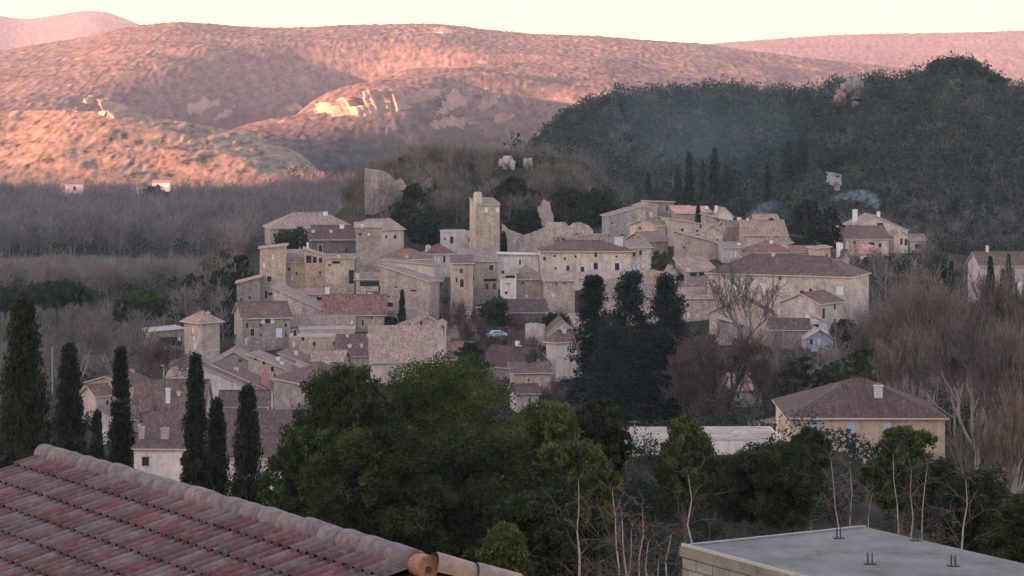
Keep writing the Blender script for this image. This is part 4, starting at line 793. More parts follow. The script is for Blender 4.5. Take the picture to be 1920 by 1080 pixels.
# ---------------------------------------------------------------- unfinished flat roofed building, lower right
def slab_building():
    h = 8.0; m, t, b = newmat("concrete"); p = geo_pos(t)
    c = ramp(t, noise(t, p, .7, 5, .7), [(.34, (.105, .096, .084)), (.46, (.165, .152, .135)), (.58, (.205, .189, .168)), (.74, (.25, .231, .207))])
    c = mix(t, .7, c, ramp(t, noise(t, p, 9, 4, .7), [(.3, (.85, .85, .85)), (.7, (1.12, 1.12, 1.12))]), 'MULTIPLY'); t.links.new(c, b.inputs[0]); bump(t, b, noise(t, p, 14, 4, .7), .02, .6)
    m2, t, b = newmat("blockwork"); tc = N(t, "ShaderNodeUVMap", uv_map="slope").outputs[0]
    br = N(t, "ShaderNodeTexBrick"); br.inputs["Scale"].default_value = 1; br.inputs["Brick Width"].default_value = .5; br.inputs["Row Height"].default_value = .2; br.inputs["Mortar Size"].default_value = .012
    br.inputs["Color1"].default_value = (.165, .158, .156, 1); br.inputs["Color2"].default_value = (.235, .224, .22, 1); br.inputs["Mortar"].default_value = (.09, .085, .08, 1); t.links.new(tc, br.inputs["Vector"])
    p = geo_pos(t); c = mix(t, .8, br.outputs[0], ramp(t, noise(t, p, 3, 5, .75), [(.3, (.6, .6, .6)), (.65, (1.2, 1.2, 1.2))]), 'MULTIPLY')
    t.links.new(c, b.inputs[0]); bump(t, b, br.outputs["Fac"], -.02, .8)
    q = [np.array(P(1274, 1024, F * h / 824.)), np.array(P(1560, 1090, F * h / 890.)), None, np.array(P(1609, 985, F * h / 785.))]
    v = q[3] - q[0]; L = np.linalg.norm(v); v /= L; u = np.array((v[1], -v[0], 0)); W_ = 7.5
    q[1] = q[0] + u * W_; q[2] = q[3] + u * W_; o = np.array((q[0][0], q[0][1], -h - 9.0))
    root = empty("unfinished_building", tuple(o)); tag(root, "unfinished building with bare concrete flat roof and breeze block wall", "building")
    M = MB(); top = [tuple(x - o) for x in q]; M.slab(top, .18); sb = M.build("roof_slab", m, root)
    M = MB()
    def strip(a, b_, w, hh):
        d = b_ - a; d = d / np.linalg.norm(d); n = np.array((-d[1], d[0], 0)); z = np.array((0, 0, .003)); zz = np.array((0, 0, hh))
        A, B, C, E = a + z, b_ + z, b_ + n * w + z, a + n * w + z
        M.slab([tuple(x + zz - o) for x in (A, B, C, E)], hh)
    strip(q[0] + (u + v) * .02, q[1] + v * .02 - u * .02, .07, .05); strip(q[3] - v * .02 + u * .2, q[0] - v * -.2 + u * .02, .07, .03)
    e = M.build("slab_edge", plain_mat("mortar_pale", (.34, .32, .30), .15, .9, 4), root); e.parent = sb
    M = MB(); ins = .04; w = [q[0] + (u + v) * ins, q[1] + (v - u) * ins, q[2] - (u + v) * ins, q[3] + (u - v) * ins]
    for i in range(4):
        a, b_ = w[i] - o, w[(i + 1) % 4] - o; M.poly([(a[0], a[1], 0), (b_[0], b_[1], 0), (b_[0], b_[1], h + 9 - h - .181), (a[0], a[1], h + 9 - h - .181)])
    wl = M.build("wall", m2, root)
    # wall uv: metres along and up
    ul = wl.data.uv_layers.new(name="slope")
    for pl in wl.data.polygons:
        for li in pl.loop_indices:
            co = wl.data.vertices[wl.data.loops[li].vertex_index].co; ul.data[li].uv = (co.x * u[0] + co.y * u[1] + co.x * v[0] + co.y * v[1], co.z)
    for (px, py) in ((1573, 1010), (1717, 1014), (1632, 1058), (1788, 1062)):
        D = F * h / (py - HZ); c = np.array(P(px, py, D)); M = MB()
        for dx in (-.035, .035):
            for j in (0, .07): M.tube(tuple(c - o + np.array((dx, j, -.02))), tuple(c - o + np.array((dx + random.uniform(-.01, .01), j, random.uniform(.16, .23)))), .009, .009, 6)
        M.box(c[0] - o[0] - .1, c[0] - o[0] + .1, c[1] - o[1] - .05, c[1] - o[1] + .12, 9.0 + .003, 9.0 + .02)
        r = M.build("rebar_stub", MAT["metal_dark"], root); r.parent = sb
slab_building()
# ---------------------------------------------------------------- land mesh
def land_mat():
    m, t, b = newmat("land"); p = geo_pos(t)
    rk = N(t, "ShaderNodeAttribute", attribute_name="rock").outputs["Fac"]; fr = N(t, "ShaderNodeAttribute", attribute_name="far").outputs["Fac"]
    gr = N(t, "ShaderNodeAttribute", attribute_name="grass").outputs["Fac"]
    mp = N(t, "ShaderNodeMapping"); mp.inputs["Scale"].default_value = (1, .24, 1); t.links.new(p, mp.inputs[0])
    s1 = noise(t, mp.outputs[0], .13, 3, .75); s2 = noise(t, mp.outputs[0], .012, 4, .6)
    scrub = ramp(t, s1, [(.36, (.026, .030, .026)), (.45, (.078, .070, .060)), (.60, (.122, .106, .090)), (.74, (.26, .225, .19))])
    scrub = mix(t, .8, scrub, ramp(t, s2, [(.3, (.72, .74, .74)), (.7, (1.2, 1.18, 1.15))]), 'MULTIPLY')
    rockc = ramp(t, noise(t, mp.outputs[0], .05, 5, .7), [(.3, (.14, .105, .085)), (.5, (.25, .19, .15)), (.75, (.34, .265, .215))])
    near = ramp(t, noise(t, p, .25, 5, .7), [(.3, (.030, .030, .020)), (.55, (.060, .052, .038)), (.75, (.10, .082, .064))])
    near = mix(t, gr, near, ramp(t, noise(t, p, .4, 4, .7), [(.3, (.075, .085, .045)), (.7, (.13, .135, .075))]))
    dr = N(t, "ShaderNodeAttribute", attribute_name="dry_lit").outputs["Fac"]; wd = N(t, "ShaderNodeAttribute", attribute_name="woody_shade").outputs["Fac"]
    scrub = mix(t, mth(t, 'MULTIPLY', dr, .8), scrub, ramp(t, s1, [(.34, (.06, .052, .04)), (.44, (.19, .145, .10)), (.62, (.30, .235, .165)), (.76, (.38, .31, .23))]))  # left hill: dry grass tone, paled to make up for weak sunlight
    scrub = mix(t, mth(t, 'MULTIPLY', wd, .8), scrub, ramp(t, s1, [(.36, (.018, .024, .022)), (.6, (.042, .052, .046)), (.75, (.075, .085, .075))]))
    rm = mth(t, 'MULTIPLY', rk, ramp(t, noise(t, mp.outputs[0], .028, 4, .7), [(.24, (.0,) * 3), (.34, (1,) * 3)]))
    c = mix(t, fr, near, mix(t, rm, scrub, rockc))
    t.links.new(c, b.inputs[0]); b.inputs["Roughness"].default_value = 1; b.inputs["Specular IOR Level"].default_value = 0; return m
def inpoly(px, py, poly):
    ins = np.zeros(px.shape, bool); n = len(poly)
    for i in range(n):
        x0, y0 = poly[i]; x1, y1 = poly[(i + 1) % n]
        c = ((y0 > py) != (y1 > py)) & (px < (x1 - x0) * (py - y0) / (y1 - y0 + 1e-9) + x0); ins ^= c
    return ins
ROCKS = [[(592, 213), (600, 196), (620, 192), (640, 194), (655, 180), (668, 186), (672, 198), (684, 196), (690, 176), (712, 168), (740, 170), (762, 168), (764, 186), (748, 204), (715, 212), (690, 216), (650, 218), (620, 214)],
    [(815, 214), (828, 198), (840, 176), (850, 172), (860, 180), (888, 180), (868, 196), (850, 206), (835, 214)],
    [(740, 196), (760, 180), (800, 164), (830, 166), (828, 180), (800, 190), (770, 198), (745, 206)], [(800, 232), (830, 218), (880, 222), (900, 234), (860, 238), (810, 240)],
    [(398, 222), (416, 208), (438, 202), (434, 212), (410, 222)], [(190, 214), (200, 196), (215, 190), (228, 196), (240, 190), (248, 206), (232, 218), (205, 222)], [(150, 188), (168, 182), (180, 178), (176, 192), (156, 196)], [(184, 192), (205, 182), (212, 188), (196, 200)],
    [(795, 60), (820, 54), (850, 54), (856, 60), (820, 62)], [(920, 214), (940, 210), (966, 214), (950, 226), (925, 230)], [(345, 200), (385, 184), (410, 190), (380, 212), (350, 216)], [(900, 195), (930, 175), (945, 172), (930, 195), (905, 210)], [(118, 206), (145, 200), (150, 208), (120, 212)], [(540, 200), (560, 194), (565, 204), (545, 208)]]
def build_land():
    pxs = np.linspace(-760, 2680, 1250)
    D = np.concatenate([np.geomspace(9, 400, 90), np.linspace(400, 1000, 190)[1:], np.linspace(1000, 1800, 180)[1:], np.linspace(1800, 3280, 420)[1:], np.linspace(3280, 7600, 150)[1:]])
    PX, DD = np.meshgrid(pxs, D); X = (PX - 960) / F * DD
    Z, isf = terrain(X, DD); PY = HZ - F * Z / DD; dry_lit = DRY_LIT.astype(float) * sstep(1460, 1500, DD)
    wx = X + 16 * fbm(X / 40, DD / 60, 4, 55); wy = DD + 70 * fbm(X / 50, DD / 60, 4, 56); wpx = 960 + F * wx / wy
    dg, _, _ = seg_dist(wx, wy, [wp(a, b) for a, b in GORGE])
    woody_shade = np.maximum(sstep(560, 640, wpx) * (1 - sstep(1100, 1160, wpx)) * sstep(1780, 1800, wy) * (1 - sstep(1960, 2060, wy) * (1 - sstep(760, 840, wpx))) * (1 - sstep(2230, 2360, wy)), (1 - sstep(42, 92, dg))) * (DD < 3100) * (1 - dry_lit)  # dark wood cover, also painting the shaded bowl and gorge darker
    rk = np.zeros(PX.shape)
    for poly in ROCKS: rk = np.maximum(rk, inpoly(PX + 14 * fbm(X / 9, DD / 14, 3, 15), PY + 9 * fbm(X / 11, DD / 16, 3, 5), poly) * (DD > 1500))
    # cliffs: inside the bare rock the ground stands nearly upright
    Yc = DD.copy(); mk = (rk > 0) & (DD < 3100)
    for j in np.where(mk.any(0))[0]:
        col = mk[:, j]; i = 0; n = len(col)
        while i < n:
            if col[i]:
                k = i
                while k < n and col[k]: k += 1
                y0 = DD[i, j]; Yc[i:k, j] = y0 + (DD[i:k, j] - y0) * .12; i = k
            i += 1
    Yc = Yc + mk * 6 * fbm(X / 14, Z / 9, 4, 91); DD = Yc
    nr, ncx = PX.shape; idx = np.arange(nr * ncx).reshape(nr, ncx)
    Fc = np.stack([idx[:-1, :-1], idx[:-1, 1:], idx[1:, 1:], idx[1:, :-1]], -1).reshape(-1, 4)
    V = np.stack([X, DD, Z], -1).reshape(-1, 3)
    g = ((DD > 745) & (DD < 850) & (X < -50)).astype(float) * .9
    me = mesh_np("terrain", V, Fc, [land_mat()], smooth=False, attrs={"rock": ('POINT', rk.ravel()), "far": ('POINT', (isf & (DD > 1380)).astype(float).ravel()), "grass": ('POINT', g.ravel()), "dry_lit": ('POINT', dry_lit.ravel()), "woody_shade": ('POINT', woody_shade.ravel())})
    tag(obj("terrain", me), kind="structure")
    # the long ridge behind the viewpoint, unseen and shaped to keep the evening sun off the village
    xs = np.linspace(-6000, 1800, 160); ys = np.linspace(-2400, 9, 70); XX, YY = np.meshgrid(xs, ys)
    zr = itp(YY, RIDGE) + 14 * fbm(XX / 300, YY / 300, 4, 77) * sstep(-60, -400, YY)
    zr = zr + (1 - sstep(-300, -20, YY)) * itp(XX, RIDGE_X)
    idx = np.arange(XX.size).reshape(XX.shape); Fc = np.stack([idx[:-1, :-1], idx[:-1, 1:], idx[1:, 1:], idx[1:, :-1]], -1).reshape(-1, 4)
    tag(obj("hills", mesh_np("hills", np.stack([XX, YY, zr], -1).reshape(-1, 3), Fc, [MAT["wood_ground"]], smooth=True)), kind="structure")
plain_mat("wood_ground", (.06, .055, .04), .3, 1, .05, 0)
RIDGE = [(-2400, 60), (-1400, 150), (-520, 186), (-300, 110), (-60, 8), (-10, -4), (9, -8.2)]
RIDGE_X = [(-6000, 80), (-2400, 84), (-1500, 110), (-800, 50), (-300, 0), (1800, 0)]
build_land()

# ---------------------------------------------------------------- foliage
TEMPL = {}
def leaves(cent, rad, per, size, stretch=1.0, up=0.0, rng=RNG):
    """small leaf tufts round every clump centre: returns vertices, faces, tone"""
    cent = np.asarray(cent, float); n = len(cent) * per; c = np.repeat(cent, per, 0); r = np.repeat(np.broadcast_to(rad, (len(cent),)), per)
    d = rng.normal(size=(n, 3)); d /= np.linalg.norm(d, axis=1)[:, None]; rr = rng.random(n) ** .45
    p = c + d * (rr * r)[:, None]
    a = rng.normal(size=(n, 3)); a[:, 2] += up; a /= np.linalg.norm(a, axis=1)[:, None]
    b = np.cross(a, rng.normal(size=(n, 3))); b /= np.linalg.norm(b, axis=1)[:, None] + 1e-9
    s = size * rng.uniform(.6, 1.3, n)[:, None]
    V = np.stack([p - a * s * stretch, p + b * s * .55, p + a * s * stretch, p - b * s * .55], 1).reshape(-1, 3)
    Fc = np.arange(n * 4).reshape(-1, 4)
    ct = np.repeat(rng.random(len(cent)), per) * .7 + rng.random(n) * .3
    return V, Fc, ct
def crown_clumps(lobes, n, rng=RNG, shell=.75):
    """clump centres spread over ellipsoid lobes (x,y,z,rx,ry,rz), mostly near the surface"""
    out = []; vol = np.array([l[3] * l[4] + l[3] * l[5] for l in lobes]); vol = vol / vol.sum()
    for l, v in zip(lobes, vol):
        k = max(4, int(n * v)); d = rng.normal(size=(k, 3)); d /= np.linalg.norm(d, axis=1)[:, None]
        r = shell + (1.04 - shell) * rng.random(k); r[rng.random(k) < .15] *= .6
        out.append(np.array(l[:3]) + d * r[:, None] * np.array(l[3:6]))
    return np.concatenate(out)
def segs_mesh(S, n=4):
    """tapered tubes from an array of (p0, p1, r0, r1)"""
    S = np.asarray(S, float); a = S[:, 0:3]; b = S[:, 3:6]; r0 = S[:, 6]; r1 = S[:, 7]; d = b - a; d /= np.linalg.norm(d, axis=1)[:, None] + 1e-9
    h = np.where(np.abs(d[:, 2:3]) < .9, np.array([[0, 0, 1.]]), np.array([[1., 0, 0]])); x = np.cross(d, h); x /= np.linalg.norm(x, axis=1)[:, None]; y = np.cross(d, x)
    V = np.empty((len(S), 2 * n, 3))
    for i in range(n):
        t = 2 * math.pi * i / n; o = math.cos(t) * x + math.sin(t) * y; V[:, i] = a + o * r0[:, None]; V[:, n + i] = b + o * r1[:, None]
    base = np.arange(len(S))[:, None] * 2 * n; Fc = []
    for i in range(n):
        j = (i + 1) % n; Fc.append(base + np.array([[i, j, n + j, n + i]]))
    return V.reshape(-1, 3), np.stack(Fc, 1).reshape(-1, 4)
def branch(rng, p, d, L, r, lev, maxlev, out, spread=.55, up=.25, kids=(3, 4), shrink=.68):
    n = 3; q = np.array(p, float); dd = np.array(d, float)
    for i in range(n):
        dd = dd + rng.normal(size=3) * .13 + np.array((0, 0, up * .12)); dd /= np.linalg.norm(dd); e = q + dd * L / n
        ra = r * (1 - .4 * i / n); rb = r * (1 - .4 * (i + 1) / n); out[lev].append((*q, *e, ra, rb)); q = e
        if lev < maxlev and i > 0 or (lev == maxlev - 1 and lev > 1):
            for _ in range(rng.integers(*kids) - (1 if i < n - 1 else 0)):
                nd = dd + rng.normal(size=3) * spread; nd[2] += up; nd /= np.linalg.norm(nd)
                if lev < maxlev: branch(rng, q, nd, L * shrink * rng.uniform(.75, 1.15), r * .52, lev + 1, maxlev, out, spread, up, kids, shrink)
def ground_at(x, y): return GZ(x, y)
def place(name, label, cat, px, D, group=None):
    x = (px - 960) / F * D; g = ground_at(x, D); o = empty(name, (x, D, g)); tag(o, label, cat, group); return o, x, g
def leafy(kind, label, px, pt, w, D, mat, pb=None, cat=None, name=None, n=None, leaf=None, group=None, trunk=True, seed=None):
    """kind: cypress, round, pine, umbrella, cedar, bush. px, pt, w: column, top row and width; pb: row where the crown ends"""
    rng = np.random.default_rng(seed or (abs(hash((px, pt))) % 99991 if False else int(px * 31 + pt * 7 + D)))
    nm = name or {'cypress': 'cypress', 'round': 'oak_tree', 'pine': 'pine_tree', 'umbrella': 'umbrella_pine', 'cedar': 'cedar_tree', 'bush': 'bush'}[kind]
    o, x, g = place(nm, label, cat or nm.split('_')[-1] if kind not in ('cypress', 'umbrella') else ('cypress' if kind == 'cypress' else 'pine'), px, D, group)
    k = D / F; zt = (HZ - pt) * k - g; zt = max(zt, 1.5); r = w * k / 2; zb = (HZ - pb) * k - g if pb else None
    ls = leaf or max(.07, .00052 * D)
    if kind == 'cypress':
        m = n or 420; z = rng.random(m) ** .85; zz = .25 + z * (zt - .35)
        f = np.sin(np.pi * np.clip((z * .93 + .07), 0, 1) ** .62) ** .75; f = np.maximum(f * (1 - .15 * z), .06)
        lump = 1 + .16 * np.sin(zz * 2.3 + rng.random() * 6) + .1 * np.sin(zz * 5.1)
        an = rng.random(m) * 2 * np.pi; rr = r * f * lump * (.55 + .42 * rng.random(m)); c = np.stack([np.cos(an) * rr, np.sin(an) * rr, zz], 1)
        V, Fc, t = leaves(c, r * .30, 26, ls, 1.6, 2.2, rng); S = [(0, 0, -.6, 0, 0, zt * .85, max(.12, r * .16), .03)]
    elif kind == 'bush':
        lobes = []
        for i in range(5): a = rng.random() * 6.3; lobes.append((math.cos(a) * r * .45, math.sin(a) * r * .4, zt * rng.uniform(.35, .6), r * .6, r * .55, zt * rng.uniform(.38, .48)))
        c = crown_clumps(lobes, n or 120, rng); c[:, 2] = np.clip(c[:, 2], .1, zt); V, Fc, t = leaves(c, max(.25, r * .2), 26, ls, 1.0, 0, rng); S = [(0, 0, -.5, 0, 0, zt * .5, .08, .03)]
    elif kind == 'umbrella':
        h = w * k * .36 if zb is None else zt - zb; lobes = []
        for i in range(16):
            a = i * 2.4; q = math.sqrt((i + .5) / 16) * .78; lobes.append((math.cos(a) * q * r, math.sin(a) * q * r, zt - h * .42 - h * .42 * q * q, r * .3, r * .3, h * .34))
        c = crown_clumps(lobes, n or 420, rng); V, Fc, t = leaves(c, r * .085, 26, ls, 1.3, .6, rng)
        S = [(0, 0, -.8, .2, 0, zt - h, .42, .3)] + [(.2, 0, zt - h * 1.15, l[0], l[1], l[2], .16, .06) for l in lobes]
    elif kind == 'cedar':
        zb = zb if zb is not None else zt * .12; lay = 15; c = []; S = [(0, 0, -.8, 0, 0, zt * .96, .5, .05)]
        for i in range(lay):
            z = zb + (zt - zb) * (i + .5) / lay; q = r * (.28 + .72 * min(1, (1 - (i + .5) / lay) * 1.5)) * rng.uniform(.68, 1.1); kk = rng.integers(7, 10)
            for j in range(kk):
                a = rng.random() * 6.3; L = q * rng.uniform(.6, 1.08); S.append((0, 0, z - .2, math.cos(a) * L, math.sin(a) * L, z + L * .05, .1, .03))
                m = 7; s = rng.uniform(.3, 1, m) * L; c.append(np.stack([np.cos(a + rng.normal(size=m) * .18) * s, np.sin(a + rng.normal(size=m) * .18) * s, z + rng.normal(size=m) * .22 + (zt - zb) / lay * .2], 1))
        c = np.concatenate(c); V, Fc, t = leaves(c, r * .17, 22, ls, 1.2, 0, rng); V[:, 2] = (V[:, 2])
    else:
        zb = zb if zb is not None else zt * .25; H = zt - zb; lobes = []; m = 40 if kind == 'pine' else 22
        for i in range(m):
            a = i * 2.39996 + rng.random() * .5; q = (i + .5) / m; s = math.sin(math.pi * (.14 + .80 * q)) ** .7; rr = r * s * (rng.uniform(.35, .86) if kind == 'pine' else rng.uniform(.45, .82))
            g_ = rng.uniform(.19, .33) if kind == 'pine' else rng.uniform(.24, .38); lobes.append((math.cos(a) * rr, math.sin(a) * rr, zb + H * (.08 + .84 * q), r * g_, r * g_, H * rng.uniform(.07, .12)))
        lobes += [(0, 0, zb + H * .5, r * .5, r * .5, H * .36), (0, 0, zt - H * .13, r * .33, r * .33, H * .12)]
        nn = n or 520; c = crown_clumps(lobes, nn, rng, .7)
        V, Fc, t = leaves(c, max(.26, r * .085), 34, ls, 1.7 if kind == 'pine' else 1.0, 1.0 if kind == 'pine' else 0, rng)
        S = [(0, 0, -.8, 0, 0, zb + H * .6, max(.16, r * .07), .08)] + [(0, 0, zb + H * .08 + (l[2] - zb) * .45, l[0] * .85, l[1] * .85, l[2], .09, .03) for l in lobes[:m]]
    obj("crown", mesh_np("crown", V, Fc, [MAT[mat]], attrs={"tone": ('FACE', t)}), o)
    SV, SF = segs_mesh(S, 6); obj("trunk", mesh_np("trunk", SV, SF, [MAT["bark"]]), o)
    return o
def bare(label, px, pt, w, D, trunk="bark_grey", twig="twig", lev=5, split=.25, name="bare_tree", r0=None, group=None, lean=0, up=.28, spread=.55, stems=1, cat="tree", dens=1.0):
    rng = np.random.default_rng(int(px * 17 + pt * 5 + D)); o, x, g = place(name, label, cat, px, D, group); k = D / F; zt = (HZ - pt) * k - g; r = w * k / 2
    out = [[] for _ in range(lev + 1)]; h = zt * split; r0 = r0 or zt * .016
    for s in range(stems):
        sx = rng.normal() * .25 * (stems > 1) * r; q = np.array((sx, 0, -.5)); d = np.array((lean + rng.normal() * .12 * (stems > 1), 0, 1.)); d /= np.linalg.norm(d)
        e = q + d * h; out[0].append((*q, *e, r0, r0 * .8))
        for j in range(rng.integers(3, 6) if stems == 1 else 2):
            a = rng.random() * 6.3; nd = np.array((math.cos(a) * .6 * min(1.6, r / (zt * .35)), math.sin(a) * .4, rng.uniform(.6, 1.0))); nd /= np.linalg.norm(nd)
            branch(rng, e, nd, zt * .34, r0 * .62, 1, lev, out, spread, up)
    A = np.array([s for l in out for s in l]); top = A[:, 5].max(); wid = np.percentile(np.abs(A[:, 3]), 98) + .01
    fx = min(1.3, max(.55, r / wid)); A[:, [0, 3]] *= fx; A[:, [1, 4]] *= fx
    for c in (2, 5): A[:, c] = np.where(A[:, c] > h, h + (A[:, c] - h) * (zt - h) / (top - h), A[:, c])
    A[:, 6:] = np.maximum(A[:, 6:], .000085 * D + .002)
    nb = sum(len(l) for l in out[:3]); V, Fc = segs_mesh(A[:nb], 6); obj("trunk", mesh_np("trunk", V, Fc, [MAT[trunk]]), o)
    if dens < 1: last = len(out[-1]); B = A[nb:len(A) - last]; Z_ = A[len(A) - last:]; B = np.concatenate([B, Z_.reshape(-1, 3, 8)[rng.random(last // 3) < dens].reshape(-1, 8)])
    else: B = A[nb:]
    V, Fc = segs_mesh(B, 3); obj("twigs", mesh_np("twigs", V, Fc, [MAT[twig]], attrs={"tone": ('FACE', rng.random(len(Fc)))}), o)
    return o
def birch(px, pt, w, D, label, stems, lean=0.0):
    rng = np.random.default_rng(int(px + D)); o, x, g = place("birch_tree", label, "birch", px, D, "pale stemmed birches"); H = (HZ - pt) * D / F - g; r = w * D / F / 2; S = []; T = []
    for k in range(stems):
        q = np.array((rng.normal() * .15 * (stems > 1), rng.normal() * .15, -.5)); tx = (lean * H if stems == 1 else (k / (stems - 1) - .5) * 2 * r * rng.uniform(.5, .9)); h = H * (rng.uniform(.72, 1) if k else 1); m = 12; r0 = (.05 + .00035 * D) * (1.6 if stems == 1 else 1.1)
        for i in range(m):
            f = (i + 1) / m; e = np.array((tx * f ** 1.3 + rng.normal() * .05, rng.normal() * .07, -.5 + (h + .5) * f)); ra = r0 * (1 - i / m) + .008; rb = r0 * (1 - f) + .008; S.append((*q, *e, ra, rb)); q = e
            if f > .3:
                for _ in range(rng.integers(3, 6)):
                    a = rng.random() * 6.3; L = h * rng.uniform(.06, .14) * (1.25 - f); p = q.copy(); d = np.array((math.cos(a), math.sin(a), rng.uniform(.3, 1.3))); d /= np.linalg.norm(d)
                    for j in range(3):
                        e2 = p + d * L; T.append((*p, *e2, .011, .009)); p = e2; d = d + rng.normal(size=3) * .3; d[2] -= .12; d /= np.linalg.norm(d)
                        for _ in range(2):
                            d3 = d + rng.normal(size=3) * .7; d3 /= np.linalg.norm(d3); T.append((*p, *(p + d3 * L * rng.uniform(.6, 1.1)), .008, .006))
    V, Fc = segs_mesh(S, 7); obj("trunk", mesh_np("trunk", V, Fc, [MAT["bark_pale"]]), o)
    V, Fc = segs_mesh(T, 3); obj("twigs", mesh_np("twigs", V, Fc, [MAT["twig_red"]], attrs={"tone": ('FACE', rng.random(len(Fc)))}), o)
def wood(name, label, cat, pts, mat, hs_, rs_, kind='leaf', per=70, leaf=.9, seed=1, sl=None):
    """one mass of trees nobody could count; pts: trunk feet (x, y)"""
    rng = np.random.default_rng(seed); pts = np.asarray(pts, float); n = len(pts); z, _ = terrain(pts[:, 0], pts[:, 1])
    h = rng.uniform(*hs_, n); r = rng.uniform(*rs_, n)
    if kind == 'leaf':
        d = rng.normal(size=(n, per, 3)); d /= np.linalg.norm(d, axis=2)[..., None]; d *= (rng.random((n, per, 1)) ** .35)
        p = np.stack([pts[:, 0, None] + d[..., 0] * r[:, None], pts[:, 1, None] + d[..., 1] * r[:, None], z[:, None] + h[:, None] * .58 + d[..., 2] * h[:, None] * .42], -1).reshape(-1, 3)
        a = rng.normal(size=p.shape); a /= np.linalg.norm(a, axis=1)[:, None]; b = np.cross(a, rng.normal(size=p.shape)); b /= np.linalg.norm(b, axis=1)[:, None]
        s = leaf * rng.uniform(.6, 1.3, (len(p), 1)); V = np.stack([p - a * s, p + b * s * .6, p + a * s, p - b * s * .6], 1)
    else:
        u = rng.random((n, per)); an = rng.random((n, per)) * 6.283; q = rng.random((n, per)) ** .6
        base = np.stack([pts[:, 0, None] + np.cos(an) * q * r[:, None] * .55, pts[:, 1, None] + np.sin(an) * q * r[:, None] * .55, z[:, None] + h[:, None] * (.12 + .62 * u)], -1).reshape(-1, 3)
        dirn = np.stack([np.cos(an) * .8 * q, np.sin(an) * .8 * q, .5 + .5 * rng.random((n, per))], -1).reshape(-1, 3) + rng.normal(size=(n * per, 3)) * .34
        L = (h[:, None] * rng.uniform(.12, .3, (n, per))).reshape(-1, 1); tip = base + dirn * L; wv = np.cross(dirn, rng.normal(size=dirn.shape)); wv /= np.linalg.norm(wv, axis=1)[:, None]
        w_ = leaf * rng.uniform(.5, 1.2, (len(base), 1)); V = np.stack([base - wv * w_, base + wv * w_, tip + wv * w_ * .3, tip - wv * w_ * .3], 1)
        # stems
        st = np.stack([pts[:, 0], pts[:, 1], z - .5], -1); tp = st + np.stack([rng.normal(size=n) * .5, rng.normal(size=n) * .5, h * .9 + .5], -1); ww = np.array((1., 0, 0)) * .16
        V = np.concatenate([V, np.stack([st - ww, st + ww, tp + ww * .3, tp - ww * .3], 1)])
    m = len(V); tone = np.repeat(rng.random(n), per) * .75 + rng.random(n * per) * .25
    tone = np.concatenate([tone, np.full(m - len(tone), .8)])
    tag(obj(name, mesh_np(name, V.reshape(-1, 3), np.arange(m * 4).reshape(-1, 4), [MAT[mat]], attrs={"tone": ('FACE', tone)})), label, cat, None, "stuff")
def scatter(n, pxr, Dr, seed, cond=None, pw=1.0, gap=6):
    rng = np.random.default_rng(seed); px = rng.uniform(pxr[0], pxr[1], n); D = Dr[0] + (Dr[1] - Dr[0]) * rng.random(n) ** pw; x = (px - 960) / F * D
    k = np.ones(n, bool)
    hb = np.array(HB)
    for s in range(0, n, 4000):
        q = slice(s, s + 4000); k[q] &= np.sqrt((x[q, None] - hb[None, :, 0]) ** 2 + (D[q, None] - hb[None, :, 1]) ** 2).min(1) > gap
    if cond is not None: k &= cond(px, D, x)
    return np.stack([x, D], 1)[k]
# ---- masses of trees
clear = lambda px, D, x: ~(((abs(px - 1570) < 24) & (D > 700) & (D < 806)) | ((abs(px - 1851) < 11) & (D > 705) & (D < 764)) | ((abs(px - 1592) < 30) & (D > 925) & (D < 990)))
fine = lambda px, D, x: vnoise(x / 25, D / 40, 5) > .32
wood("hillside_wood", "dark evergreen oak wood covering the right hill", "wood", scatter(5200, (960, 2150), (690, 1120), 1, clear, pw=.9), "leaf_far", (4, 12.5), (2.4, 4.8), per=64, leaf=.62, seed=2)
wood("hillside_wood", "grey leafless trees mixed into the dark right hill", "wood", scatter(600, (1000, 2150), (690, 1080), 3, lambda px, D, x: (vnoise(x / 30, D / 45, 8) > .5) & clear(px, D, x)), "twig_far", (7, 11), (2.5, 4), 'bare', 70, .13, 4)
wood("valley_wood", "greyish pink leafless poplar wood filling the left valley", "wood", scatter(3600, (-500, 900), (850, 1480), 5, lambda px, D, x: ((px < 720) | (D > 900)) & ~((abs(px - 139) < 24) & (D > 1290)) & ~((px > 248) & (px < 324) & (D > 1310))), "twig_far", (10, 17), (2.6, 4.2), 'bare', 80, .17, 6)
wood("valley_wood", "dark undergrowth and evergreens along the far edge of the green field", "wood", scatter(260, (20, 640), (840, 960), 7, lambda px, D, x: vnoise(x / 14, D / 20, 4) > .4), "leaf_far", (3, 8), (2, 3.6), per=60, leaf=.6, seed=8)
wood("valley_wood", "bluish evergreen thickets at the foot of the far slopes", "wood", scatter(900, (-300, 960), (1380, 1800), 9, lambda px, D, x: (vnoise(x / 60, D / 80, 3) > .45) & ((px > 545) | (D < 1440))), "leaf_far", (6, 11), (3, 5), per=50, leaf=.8, seed=10)
wood("valley_wood", "brown thickets between the near field and the left of the village", "wood", scatter(900, (-500, 470), (560, 745), 11), "twig", (5, 10), (2, 3.6), 'bare', 90, .11, 12)
wood("valley_wood", "dim brown brushwood below the left of the village", "wood", scatter(700, (-500, 420), (430, 560), 13, lambda px, D, x: (px < 280) | (D > 462)), "twig", (5, 9), (2, 3.4), 'bare', 90, .09, 14)
wood("valley_wood", "dark bushes scattered in the brown brushwood on the left", "wood", scatter(420, (-500, 440), (430, 740), 15, lambda px, D, x: (px < 280) | (D > 462)), "leaf_oak", (3, 6), (2, 3.4), per=110, leaf=.33, seed=16)
castle = lambda px, D, x: (px > 640) & (px < 1150) & ~((px > 924) & (px < 1006) & (D > 622) & (D < 667))
